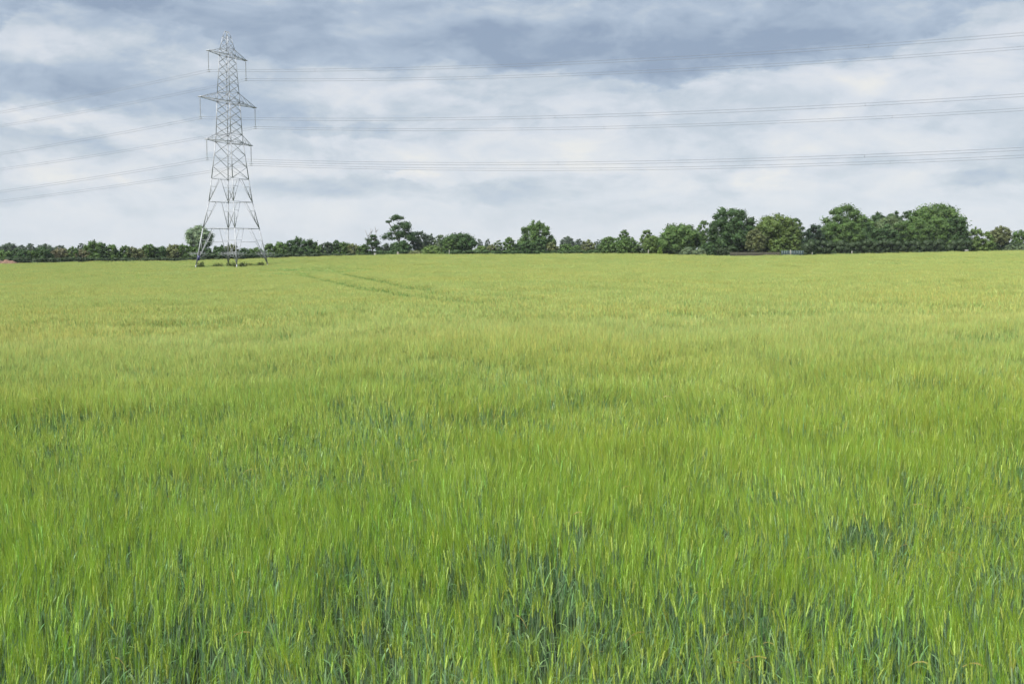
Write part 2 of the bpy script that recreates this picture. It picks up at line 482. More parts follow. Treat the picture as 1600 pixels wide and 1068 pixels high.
    t = np.array([0, .5, 1.0])
    Pm = p0[:, :, None] + d[:, :, None] * L[:, :, None] * t[None, None, :, None] + bend[:, :, None] * (t ** 2)[None, None, :, None]
    Pm = Pm.reshape(N * K, 3, 3)
    wv = unit(np.cross(d.reshape(-1, 3), rng.normal(0, 1, (N * K, 3))))
    strips(A_, Pm, wv[:, None] * (np.array([1, .75, .12]) * aw)[None, :, None], 3, np.repeat(tone, K, 0) * rng.normal(1, .1, (N * K, 1)).clip(.7, 1.3))
    # a few withered blades
    if lod < 2:
        n = max(1, N // 150); i = rng.integers(0, N, n); d = rv(n)
        t = np.linspace(0, 1, 4)[None, :, None]
        Pm = np.concatenate([bx[i], rng.uniform(.45, .82, (n, 1))], -1)[:, None] + d[:, None] * t * .09 + np.array([0, 0, 1.]) * (.09 * t * rng.uniform(-.3, 1.2, (n, 1, 1)) - .07 * t * t)
        strips(A_, Pm, np.tile(np.array([0, 0, 1.]) * .0014, (n, 4, 1)) + rng.normal(0, .0012, (n, 1, 3)), 4, np.ones((n, 3)))
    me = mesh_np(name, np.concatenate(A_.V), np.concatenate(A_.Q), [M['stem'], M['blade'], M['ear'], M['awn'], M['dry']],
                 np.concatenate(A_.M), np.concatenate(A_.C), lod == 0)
    return bpy.data.objects.new(name, me)

TRACKS = [   # the two wheel marks of the sprayer, given by photo pixels
    [(430, 417), (450, 422), (480, 430), (530, 441), (560, 447), (610, 455), (700, 464), (770, 471)],
    [(480, 418), (520, 424), (570, 433), (620, 443), (690, 455), (780, 458.5), (850, 462)]]
def hit(px, py, lift=CROP):
    """where a view ray meets the top of the crop"""
    Y = np.geomspace(3, 240, 4000)
    P3 = np.array([at(px, py, y) for y in (1.0,)])[0] - np.array([0, 0, CAM_H])
    Z = CAM_H + P3[2] * Y - ground(P3[0] * Y, Y) - lift
    i = np.argmax(Z < 0)
    return np.array([P3[0] * Y[i], Y[i]])
TR = []
for tr in TRACKS:
    pts = np.array([hit(*q) for q in tr])
    seg = np.concatenate([[0], np.cumsum(np.linalg.norm(np.diff(pts, axis=0), axis=1))])
    s_ = np.arange(0, seg[-1], .25)
    TR.append(np.stack([np.interp(s_, seg, pts[:, 0]), np.interp(s_, seg, pts[:, 1])], -1))
TR = np.concatenate(TR)

PYX, PYY = at(363, 412.5, 200)[0], 200.0

def value_noise(x, y, seed):
    r = np.random.default_rng(seed).random((256, 256))
    xi = np.floor(x).astype(int); yi = np.floor(y).astype(int); fx = x - xi; fy = y - yi
    fx = fx * fx * (3 - 2 * fx); fy = fy * fy * (3 - 2 * fy)
    q = lambda a, b: r[(xi + a) % 256, (yi + b) % 256]
    return (q(0, 0) * (1 - fx) + q(1, 0) * fx) * (1 - fy) + (q(0, 1) * (1 - fx) + q(1, 1) * fx) * fy

def make_barley():
    lib = bpy.data.collections.new('barley_patches')       # prototypes only, not linked to the scene
    LOD = [(.42, 74, 8, .34, 1.9, 8.5), (.80, 240, 6, .64, 8.5, 27), (1.2, 150, 6, .85, 27, 120), (3.6, 330, 6, 2.6, 120, 300)]
    pts, rot, scl, idx = [], [], [], []
    base = 0
    for lod, (size, N, var, cell, y0, y1) in enumerate(LOD):
        for k in range(var): lib.objects.link(barley_patch('barley_patch_%02d' % (base + k), size, N, lod))
        if lod < 2:
            for k in range(3): lib.objects.link(barley_patch('barley_patch_%02d' % (base + var + k), size, int(N * .55), lod))
        ys = np.arange(y0, min(y1, 262), cell)
        xm = .56 * min(y1, 262) + 3
        xs = np.arange(-xm, xm, cell)
        X, Y = np.meshgrid(xs, ys); X = X.ravel(); Y = Y.ravel()
        X = X + rng.uniform(-.3, .3, len(X)) * cell; Y = Y + rng.uniform(-.3, .3, len(Y)) * cell
        k = (np.abs(X) < .55 * Y + 2.5) & (Y < edge_D(X / Y) - 1.0)
        X, Y = X[k], Y[k]
        track = np.zeros(len(X), bool); beside = track.copy()
        if 2 <= lod:
            near = np.full(len(X), 9.0)
            c = np.where((Y < 160) & (Y > 25))[0]
            for b in range(0, len(c), 2000):
                cc = c[b:b + 2000]
                near[cc] = np.sqrt(((X[cc, None] - TR[None, :, 0]) ** 2 + (Y[cc, None] - TR[None, :, 1]) ** 2).min(1))
            beside = near < 4.5
            track = near < (.8 if lod == 2 else 1.6)
        # the mown square under the pylon
        if lod == 3:
            th = math.radians(67); a = (X - PYX) * math.cos(th) + (Y - PYY) * math.sin(th); l = (X - PYX) * math.sin(th) - (Y - PYY) * math.cos(th)
            k = ~((np.abs(a) < 7.2) & (np.abs(l) < 7.2)); X, Y, track, beside = X[k], Y[k], track[k], beside[k]
        n = len(X)
        pts.append(np.stack([X, Y, ground(X, Y)], -1))
        gx_ = value_noise(X * .16 + 70, Y * .22 + 31, 12) + .5 * value_noise(X * .5 + 9, Y * .6 + 17, 13) - .75   # gusts lay the crop over in patches
        gy_ = value_noise(X * .16 + 15, Y * .22 + 90, 14) + .5 * value_noise(X * .5 + 29, Y * .6 + 47, 15) - .75
        gk = .10 if lod < 1 else (.15 if lod < 2 else .2)
        r = np.stack([gy_ * gk + rng.normal(0, .02, n), gx_ * gk + rng.normal(0, .02, n), rng.uniform(0, 2 * np.pi, n)], -1)
        rot.append(r)
        wave = value_noise(X * .22 + 40, Y * .33 + 11, 3) * .55 + value_noise(X * .8 + 7, Y * 1.1 + 3, 5) * .45
        sz = .80 + .36 * wave + rng.normal(0, .02, n)
        sz = np.where(beside, .92, sz); sz = np.where(track, .68, sz)                    # trodden wheel marks
        scl.append(np.stack([np.ones(n), np.ones(n), sz], -1))
        pick = base + rng.integers(0, var, n)
        if lod < 2: pick = np.where(wave + rng.normal(0, .06, n) < .40, base + var + rng.integers(0, 3, n), pick)
        idx.append(pick)
        base += var + (3 if lod < 2 else 0)
    pts = np.concatenate(pts); rot = np.concatenate(rot); scl = np.concatenate(scl); idx = np.concatenate(idx)
    me = bpy.data.meshes.new('barley_crop')
    me.vertices.add(len(pts)); me.vertices.foreach_set('co', pts.astype(np.float32).ravel())
    for nm, dt, tp, key in (('patch_rot', rot, 'FLOAT_VECTOR', 'vector'), ('patch_scale', scl, 'FLOAT_VECTOR', 'vector'), ('patch_index', idx, 'INT', 'value')):
        a = me.attributes.new(nm, tp, 'POINT')
        a.data.foreach_set(key, (dt.astype(np.int32) if tp == 'INT' else dt.astype(np.float32)).ravel())
    o = link(bpy.data.objects.new('barley_crop', me))
    ng = bpy.data.node_groups.new('barley_scatter', 'GeometryNodeTree')
    ng.interface.new_socket('Geometry', in_out='INPUT', socket_type='NodeSocketGeometry')
    ng.interface.new_socket('Geometry', in_out='OUTPUT', socket_type='NodeSocketGeometry')
    gi = ng.nodes.new('NodeGroupInput'); go = ng.nodes.new('NodeGroupOutput')
    ci = ng.nodes.new('GeometryNodeCollectionInfo'); ci.inputs['Collection'].default_value = lib
    ci.inputs['Separate Children'].default_value = True; ci.inputs['Reset Children'].default_value = True
    ip = ng.nodes.new('GeometryNodeInstanceOnPoints'); ip.inputs['Pick Instance'].default_value = True
    def at_(nm, tp):
        q = ng.nodes.new('GeometryNodeInputNamedAttribute'); q.data_type = tp; q.inputs['Name'].default_value = nm
        return q.outputs['Attribute']
    L = ng.links.new
    L(gi.outputs[0], ip.inputs['Points']); L(ci.outputs[0], ip.inputs['Instance'])
    L(at_('patch_index', 'INT'), ip.inputs['Instance Index'])
    L(at_('patch_rot', 'FLOAT_VECTOR'), ip.inputs['Rotation'])
    L(at_('patch_scale', 'FLOAT_VECTOR'), ip.inputs['Scale'])
    L(ip.outputs[0], go.inputs[0])
    md = o.modifiers.new('scatter', 'NODES'); md.node_group = ng
    tag(o, 'green bearded barley standing thick over the whole field', 'barley', kind='stuff')
    print('barley instances', len(pts))
make_barley()

# ------------------------------------------------------------------ pylon
TH = math.radians(67)
ARM = np.array([math.cos(TH), math.sin(TH), 0]); LIN = np.array([math.sin(TH), -math.cos(TH), 0])
PX = PYX
PD = 200.0
KA = ARM[0] + .2723 * ARM[1]
def pz(py): return at(360, py, PD)[2]
GZ = float(ground(PX, PD))
# side of the square tower at photo rows (in photo pixels, turned into metres)
ROWS = [(50, 3.8), (58.5, 9), (77, 15.5), (87, 17.2), (145, 22.8), (160, 24.2), (210, 27.6), (222.5, 29.2), (279.7, 39.5), (315.5, 46.2), (357, 60.2), (412.5, 76.2)]
_rz = np.array([pz(r) for r, _ in ROWS])[::-1]; _rs = np.array([s for _, s in ROWS])[::-1] * PD / 1600
def side_at(z):
    if z < _rz[0]: return _rs[0] + (_rz[0] - z) * (_rs[0] - _rs[1]) / (_rz[1] - _rz[0])
    return float(np.interp(z, _rz, _rs))
def corner(q, z):
    s = side_at(z) / 2
    i, j = ((-1, -1), (1, -1), (1, 1), (-1, 1))[q]
    return np.array([PX, PD, 0]) + ARM * s * i + LIN * s * j + np.array([0, 0, z])
ORG = np.array([PX, PD, GZ])
Acc.k = .74
py_root = empty('electricity_pylon', ORG)
tag(py_root, 'tall grey steel lattice electricity pylon with three tiers of crossarms standing in the barley', 'pylon')
def pbuild(a, name, mat, parent=None, smooth=False):
    a.V = [v - (ORG if parent is None else 0) for v in a.V] if parent is None else [v - ORG for v in a.V]
    return a.build(name, mat, parent or py_root, smooth)
Zs = [pz(r) for r, _ in ROWS]
zt = Zs[0]
for q in range(4):                                            # corner members, foot to peak
    a = Acc()
    zz = [GZ - .3] + sorted(Zs)
    for z0, z1 in zip(zz[:-1], zz[1:]):
        w = np.interp((z0 + z1) / 2, [GZ, zt * .45, zt], [.24, .19, .11])
        a.bar(corner(q, z0), corner(q, z1), w)
    c = corner(q, GZ)
    pbuild(a, 'leg', M['steel'])
def levels(r0, r1, n): return [pz(r0 + (r1 - r0) * i / n) for i in range(n + 1)]
for f in range(4):                                            # one lattice per face
    a = Acc(); q0, q1 = f, (f + 1) % 4
    def xpanel(z0, z1, w):
        a.bar(corner(q0, z0), corner(q1, z1), w); a.bar(corner(q1, z0), corner(q0, z1), w)
    def hor(z, w): a.bar(corner(q0, z), corner(q1, z), w)
    for lv, w in ((levels(58.5, 77, 2), .06), (levels(87, 145, 5), .085), (levels(160, 210, 4), .09), (levels(222.5, 279.7, 3), .095), (levels(145, 160, 1), .08), (levels(210, 222.5, 1), .08), (levels(77, 87, 1), .075)):
        for za, zb in zip(lv[:-1], lv[1:]): xpanel(zb, za, w)
    for r, w in ((58.5, .07), (77, .08), (87, .09), (145, .08), (160, .10), (210, .09), (222.5, .11), (279.7, .10), (315.5, .13), (357, .14)): hor(pz(r), w)
    for r0, r1, nr in ((279.7, 315.5, 3), (315.5, 357, 3), (357, 411.5, 3)):
        ztp, zbt = pz(r0), pz(r1)
        mid = (corner(q0, ztp) + corner(q1, ztp)) / 2
        for q in (q0, q1):
            foot = corner(q, zbt)
            # the lower panels open as a steep inverted V whose top is a little off the middle
            apex = mid + (corner(q, ztp) - mid) * (.12 if r0 < 300 else .30)
            a.bar(foot, apex, .11)
            for k in range(1, nr):
                t = k / nr
                pl = corner(q, zbt + (ztp - zbt) * t); pd = foot + (apex - foot) * t
                a.bar(pl, pd, .07)
                pl2 = corner(q, zbt + (ztp - zbt) * (t - 1 / nr)) if k > 1 else foot
                if k > 1: a.bar(pl2 if k % 2 else foot + (apex - foot) * ((k - 1) / nr), pl if not k % 2 else pd, .055)
        a2 = corner(q0, zbt + (ztp - zbt) * .38); 
    # belt across the lowest panel
    zb = pz(378); 
    lo, hi = corner(q0, zb), corner(q1, zb)
    a.bar(lo + (hi - lo) * .22, lo + (hi - lo) * .78, .07)
    pbuild(a, 'face_lattice', M['steel'])
# peak
a = Acc()
e0 = np.array([PX, PD, pz(50)])
a.bar(e0 - ARM * .55, e0 + ARM * .55, .14)
a.bar(e0 - LIN * .3, e0 + LIN * .3, .12)
b0 = np.array([PX, PD, pz(58.5)])
a.bar(e0 - np.array([0, 0, .3]), e0 + np.array([0, 0, .05]), .1)
pbuild(a, 'peak', M['steel'])
# crossarms with their insulator strings
ARMS = [(77, 87, 28.5, 28, 'top'), (145, 160, 42, 29.5, 'middle'), (210, 222.5, 34, 28, 'bottom')]
CLAMP = {}
for r_up, r_lo, hp, ins, tier in ARMS:
    for sd in (-1, 1):
        a = Acc()
        L_ = hp / KA * PD / 1600
        zl, zu = pz(r_lo), pz(r_up)
        tip = np.array([PX, PD, zl]) + ARM * L_ * sd
        cq = (0, 3) if sd < 0 else (1, 2)
        lows = [corner(q, zl) for q in cq]; ups = [corner(q, zu) for q in cq]
        nseg = 4 if tier == 'middle' else 3
        tips = [tip + LIN * .22, tip - LIN * .22]
        if sd < 0: tips = [tip - LIN * .22, tip + LIN * .22]
        else: tips = [tip - LIN * .22, tip + LIN * .22]
        for lo_, up_, tp in zip(lows, ups, tips):
            a.bar(lo_, tp, .13); a.bar(up_, tp, .10)
            for k in range(1, nseg):
                t = k / nseg
                a.bar(lo_ + (tp - lo_) * t, up_ + (tp - up_) * t, .06)
                a.bar(lo_ + (tp - lo_) * t, up_ + (tp - up_) * ((k - 1) / nseg), .06)
        for k in range(nseg):
            t, t2 = k / nseg, (k + 1) / nseg
            A0, A1 = lows[0] + (tips[0] - lows[0]) * t, lows[0] + (tips[0] - lows[0]) * t2
            B0, B1 = lows[1] + (tips[1] - lows[1]) * t, lows[1] + (tips[1] - lows[1]) * t2
            a.bar(A0, B1, .06); a.bar(B0, A1, .06); a.bar(A1, B1, .07)
        a.bar(tip + LIN * .4, tip - LIN * .4, .26)
        arm = pbuild(a, 'crossarm', M['steel'])
        s = Acc()
        Li = ins * PD / 1600
        n = 58
        zi = np.linspace(0, 1, n)
        pts = tip + np.outer(zi * -Li, [0, 0, 1])
        rad = np.where(np.arange(n) % 2 == 0, .04, .095); rad[:5] = .03; rad[-6:] = .035
        s.tube(pts, rad, 8)
        cl = tip - np.array([0, 0, Li])
        for i in (-1, 1):
            for jz in (0, 1): s.bar(cl + np.array([0, 0, -.4 * jz]) - LIN * .22 + ARM * .2 * i, cl + np.array([0, 0, -.4 * jz]) + LIN * .22 + ARM * .2 * i, .09)
            s.bar(cl + ARM * .2 * i, cl + ARM * .2 * i - np.array([0, 0, .4]), .06)
        s.bar(cl - ARM * .22, cl + ARM * .22, .10)
        s.V = [v - ORG for v in s.V]
        s.build('insulator_string', M['glass'], arm, True)
        CLAMP[tier, sd] = cl
# guards that stop climbing: a flat ring of outriggers round each leg
for q in range(4):
    a = Acc()
    z = pz(397)
    c = corner(q, z)
    R_ = 1.15
    ring = [c + ARM * R_ * i + LIN * R_ * j for i, j in ((-1, -1), (1, -1), (1, 1), (-1, 1))]
    for k in range(4):
        a.bar(ring[k], ring[(k + 1) % 4], .09)
        a.bar(c, ring[k], .08)
        a.bar(c - np.array([0, 0, .8]), ring[k], .06)
        a.bar(ring[k], ring[k] + (ring[k] - c) * .18 + np.array([0, 0, .35]), .06)
        for w in (.33, .66): 
            p_ = ring[k] * (1 - w) + ring[(k + 1) % 4] * w
            a.bar(p_, p_ + (p_ - c) * .2 + np.array([0, 0, .35]), .05)
    for e in (.10, .22):
        rr = [r + (r - c) * e + np.array([0, 0, e * 1.6]) for r in ring]
        for k in range(4): a.bar(rr[k], rr[(k + 1) % 4], .03)
    pbuild(a, 'climbing_guard', M['steel'])
a = Acc()
c = corner(0, pz(402.5)) + (-LIN * .0)
a.bar(c + np.array([.25, -.22, -.5]), c + np.array([.30, -.22, .45]), .62)
a.V = [np.where(np.arange(3) == 1, (v - v.mean(0)) * np.array([1, .06, 1]) + v.mean(0), (v - v.mean(0)) * np.array([1, .06, 1]) + v.mean(0)) for v in a.V]
pbuild(a, 'warning_plate', M['plate'])

Acc.k = 1.0
# ------------------------------------------------------------------ conductors
SPAN = {1: (math.radians(4), -.06, .0003, 215), -1: (0.0, -.106, .00029, 300)}
NAMES = {('top', -1): 'highest bundle of power cables, hung from the near tip of the top crossarm',
         ('top', 1): 'second highest bundle of power cables, hung from the far tip of the top crossarm',
         ('middle', -1): 'upper of the two middle cable bundles, hung from the near tip of the longest crossarm',
         ('middle', 1): 'lower of the two middle cable bundles, hung from the far tip of the longest crossarm',
         ('bottom', -1): 'upper of the two lowest cable bundles, hung from the near tip of the bottom crossarm',
         ('bottom', 1): 'lowest bundle of power cables, hung from the far tip of the bottom crossarm'}
for (tier, sd), cl in CLAMP.items():
    root = empty('power_cables', cl)
    tag(root, NAMES[tier, sd], 'power cables', 'power cables strung from the pylon')
    line = []
    for way in (-1, 1):
        ang, b, c2, T = SPAN[way]
        ca, sa = math.cos(ang), math.sin(ang)
        d = way * np.array([LIN[0] * ca - LIN[1] * sa, LIN[0] * sa + LIN[1] * ca, 0])
        t = np.linspace(0, T, 60)
        seg = np.outer(t, d); seg[:, 2] = b * t + c2 * t * t
        line.append(seg[::-1] if way < 0 else seg[1:])
    line = np.concatenate(line)
    for i in (-1, 1):
        for jz in (0, 1):
            a = Acc()
            a.tube(line + ARM * .2 * i + np.array([0, 0, -.4 * jz]), .0115, 5)
            a.build('cable', M['cable'], root, True)
    dist = np.concatenate([[0], np.cumsum(np.linalg.norm(np.diff(line, axis=0), axis=1))])
    z0 = dist[59]
    for off_ in (-230, -172, -115, -58, 24, 70, 118, 165):
        p_ = np.array([np.interp(z0 + off_ + sd * 1.5, dist, line[:, k]) for k in range(3)])
        a = Acc()
        for i in (-1, 1):
            a.bar(p_ + ARM * .2 * i + np.array([0, 0, .06]), p_ + ARM * .2 * i - np.array([0, 0, .46]), .02)
            a.bar(p_ - ARM * .22 + np.array([0, 0, -.2 + .2 * i]), p_ + ARM * .22 + np.array([0, 0, -.2 + .2 * i]), .02)
        a.build('spacer', M['cable'], root)
#TREES
# ------------------------------------------------------------------ trees and hedges
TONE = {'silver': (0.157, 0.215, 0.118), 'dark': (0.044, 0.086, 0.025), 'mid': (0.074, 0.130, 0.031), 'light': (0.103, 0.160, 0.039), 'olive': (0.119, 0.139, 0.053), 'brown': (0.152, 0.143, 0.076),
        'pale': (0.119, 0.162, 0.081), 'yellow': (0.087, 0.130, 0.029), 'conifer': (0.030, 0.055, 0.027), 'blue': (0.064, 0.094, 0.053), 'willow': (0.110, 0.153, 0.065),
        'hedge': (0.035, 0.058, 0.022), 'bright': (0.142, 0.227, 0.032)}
def leaves(lobes, n, size, tone, dens=.55, spread=.16):
    """leaf clumps scattered through a set of ellipsoids; each is a small bent quad"""
    lobes = np.asarray(lobes, float)
    w = (lobes[:, 3] * lobes[:, 4] + lobes[:, 3] * lobes[:, 5]); w = w / w.sum()
    k = rng.choice(len(lobes), n, p=w)
    d = unit(rng.normal(0, 1, (n, 3)))
    r = rng.random(n) ** dens
    r *= np.where(rng.random(n) < .28, rng.uniform(1.0, 1.45, n), rng.normal(1, .15, n))   # a loose fringe of twigs round each mass
    C_ = lobes[k, :3] + d * lobes[k, 3:6] * r[:, None]
    nrm = unit(d * .9 + rng.normal(0, .6, (n, 3)) + np.array([0, 0, .5]))
    u = unit(np.cross(nrm, rng.normal(0, 1, (n, 3)))); v = np.cross(nrm, u)
    s = size * rng.uniform(.55, 1.35, (n, 1))
    V = np.stack([C_ - u * s, C_ - v * s * .62 + nrm * s * .15, C_ + u * s, C_ + v * s * .62 + nrm * s * .15], 1)
    lob_t = rng.normal(1, spread, len(lobes)).clip(.6, 1.5)[k]
    hue = rng.normal(1, .07, (n, 1))
    t = np.array(tone)[None] * (lob_t * rng.normal(1, .18, n).clip(.5, 1.6))[:, None]
    t = t * np.concatenate([hue, np.ones((n, 1)), 1 / hue], -1)
    return V.reshape(-1, 3), np.arange(n * 4).reshape(n, 4), t

def dome(R, z0, z1, n, zc, lo, rr, fill=.74, jag=.10):
    """lobes spread evenly over a domed crown; lo = how far down (sine) the dome turns under"""
    H = z1 - z0; c = z0 + H * zc; up = z1 - c; L = []
    for i in range(n):
        sz = lo + (1 - lo) * (i + rng.uniform(0, 1)) / n
        a = i * 2.39996 + rng.uniform(-.3, .3)
        q = math.sqrt(max(0, 1 - sz * sz)); f = fill * rng.normal(1, jag)
        r = R * rr * rng.uniform(.75, 1.3)
        dz = up if sz > 0 else (c - z0)
        L.append((q * R * f * math.cos(a), q * R * f * math.sin(a), max(c + sz * (dz - r * .75) * (f / fill) ** .5, z0 + r * .5), r, r, r * rng.uniform(.7, .95)))
    L.append((0, 0, c + up * .12, R * .72, R * .72, up * .62))
    if lo < 0: L.append((0, 0, z0 + (c - z0) * .75, R * .66, R * .66, (c - z0) * .7))
    return L
def hearts(acc_, lobes, k, tone):
    """the dense inside of each leafy lobe, lumpy and leaf-coloured"""
    la, lo = 7, 10
    th = np.linspace(0, np.pi, la); ph = np.arange(lo) * 2 * np.pi / lo
    D = np.stack([np.outer(np.sin(th), np.cos(ph)), np.outer(np.sin(th), np.sin(ph)), np.outer(np.cos(th), np.ones(lo))], -1).reshape(-1, 3)
    i, j = np.meshgrid(np.arange(la - 1), np.arange(lo), indexing='ij'); j2 = (j + 1) % lo
    Q = np.stack([i * lo + j, (i + 1) * lo + j, (i + 1) * lo + j2, i * lo + j2], -1).reshape(-1, 4)
    for l in lobes:
        V = np.asarray(l[:3]) + D * np.asarray(l[3:6]) * k * rng.normal(1, .22, (len(D), 1))
        V[:, 2] = np.maximum(V[:, 2], .03)
        acc_.add(V, Q, 0, np.array(tone) * rng.normal(1, .12, (len(Q), 1)).clip(.6, 1.5))
def crown_lobes(R, z0, z1, style):
    """ellipsoids that fill the outline of a crown of half width R between two heights"""
    H = z1 - z0
    if style == 'round': return dome(R, z0, z1, 46, .45, -.8, .23, .80)      # domed oak or maple
    if style == 'loose':                                                     # oak with sky gaps near its rim
        return dome(R, z0, z1, 46, .45, -.6, .22, .80, .09)[:-2] + [(0, 0, z0 + H * .46, R * .70, R * .6, H * .38)]
    if style == 'layered':                                                   # spreading boughs with sky between
        L = []
        for h, wd, n in ((.10, .80, 9), (.22, .75, 8), (.42, .98, 13), (.55, .90, 11), (.68, .78, 9), (.80, .62, 7), (.93, .36, 5)):
            for _ in range(n):
                a = rng.uniform(0, 6.28); q = R * wd * math.sqrt(rng.uniform(.04, .8)); r = R * rng.uniform(.17, .28)
                L.append((q * math.cos(a), q * math.sin(a), z0 + H * h + rng.normal(0, .03) * H, r * 1.15, r * 1.15, r * rng.uniform(.65, .95)))
        return L
    if style == 'open':                                                      # dense heart with ragged sprays reaching up and out
        L = dome(R * .86, z0, z0 + H * .93, 26, .38, -.3, .24, .80)
        for i in range(46):
            a = i * 2.39996; sz = rng.uniform(.0, .98); q = math.sqrt(1 - sz * sz); f = rng.uniform(.76, .97)
            r = R * rng.uniform(.07, .13)
            L.append((q * R * f * math.cos(a), q * R * f * math.sin(a), z0 + H * .30 + sz * H * .70 * f, r, r, r * 1.5))
        return L
    if style == 'tall': return dome(R, z0 + H * .30, z1, 30, .5, -.9, .26, .76) + dome(R * .8, z0, z0 + H * .5, 16, .4, -.2, .28, .72)[:-1]
    if style == 'mound': return dome(R, z0, z1, 30, .18, -.25, .25, .78)
    if style == 'bush':                                                      # leafy from the ground with upright tips
        L = dome(R, z0, z0 + H * .90, 24, .25, -.3, .26, .78)
        for _ in range(9):
            a = rng.uniform(0, 6.28); q = R * .7 * math.sqrt(rng.random()); r = R * rng.uniform(.10, .2)
            L.append((q * math.cos(a), q * math.sin(a), z0 + H * (.92 - .35 * (q / R) ** 2) - r * .6, r, r, r * 1.5))
        return L

def woody(height, R, n, r0, top, mat_lean=0.0):
    """tapered trunk dividing into limbs that reach into the crown"""
    a = Acc()
    bend = rng.normal(0, .03, 2) * height
    t = np.linspace(0, 1, 6)
    pts = np.stack([bend[0] * t ** 2, bend[1] * t ** 2, -.3 + (height * top + .3) * t], -1)
    a.tube(pts, np.interp(t, [0, .15, 1], [r0 * 1.5, r0, r0 * .45]), 7)
    for i in range(n):
        an = i * 2.4 + rng.uniform(-.4, .4); h = rng.uniform(.35, 1.0)
        s = pts[0] + (pts[-1] - pts[0]) * h; s[:2] = bend * h ** 2
        ln = R * rng.uniform(.45, .85)
        e = s + np.array([math.cos(an) * ln, math.sin(an) * ln, rng.uniform(.3, 1.0) * (height - s[2]) * .8])
        mid = (s + e) / 2 + np.array([0, 0, -.08 * ln])
        a.tube([s, mid, e], [r0 * .42, r0 * .26, r0 * .09], 5)
    return a

def tree(label, px, top, hw, tone, style='round', name='tree', cat='tree', group=None, depth=0.0, skirt=.0, base=None, dens=1.0, leaf=None, trunk='bark', stretch=1.0):
    u = (px - 800) / 1600
    Y = float(edge_D(u)) + 3.0 + depth
    p = at(px, 395, Y); x = p[0]
    gz = float(ground(x, Y))
    zt_ = at(px, top, Y)[2]
    H = zt_ - gz
    R = hw * (1.3 if group in (HL, HC) else 1.0) * Y / 1600
    Y2 = Y + R * .8
    root = empty(name, (x * Y2 / Y, Y2, gz))
    s = Y2 / Y
    H *= s; R *= s
    tag(root, label, cat, group)
    a = woody(H, R, 7 if style != 'conifer' else 2, max(.07, H * .022), .62 if style != 'conifer' else .9)
    a.build('trunk', M[trunk], root, True)
    lob = crown_lobes(R, H * skirt, H, style)
    lo_ = np.array(lob); ext = np.percentile(np.abs(lo_[:, 0]) + lo_[:, 3] * .85, 88)
    lo_[:, [0, 1, 3, 4]] *= R / ext; lob = lo_
    area = float((lo_[:, 3] * lo_[:, 5]).sum())
    ls = leaf or np.clip(.11 + R * .018, .14, .25)
    n = int(np.clip(area * 7.5 / (ls * ls) * dens * (.8 if style == 'layered' else 1.0), 1200, 30000))
    V, Q, t = leaves(lob, n, ls, TONE[tone])
    V[:, 2] = np.maximum(V[:, 2], .02)
    top_ = np.percentile(V[:, 2], 99.7)
    V[:, 2] *= H / top_
    c = Acc(); c.add(V, Q, 0, t)
    lo_[:, [2, 5]] *= H / top_
    hearts(c, lo_, {'loose': .52, 'open': .56, 'layered': .42}.get(style, .60), TONE[tone])
    c.build('crown', M['leaf'], root)
    return root

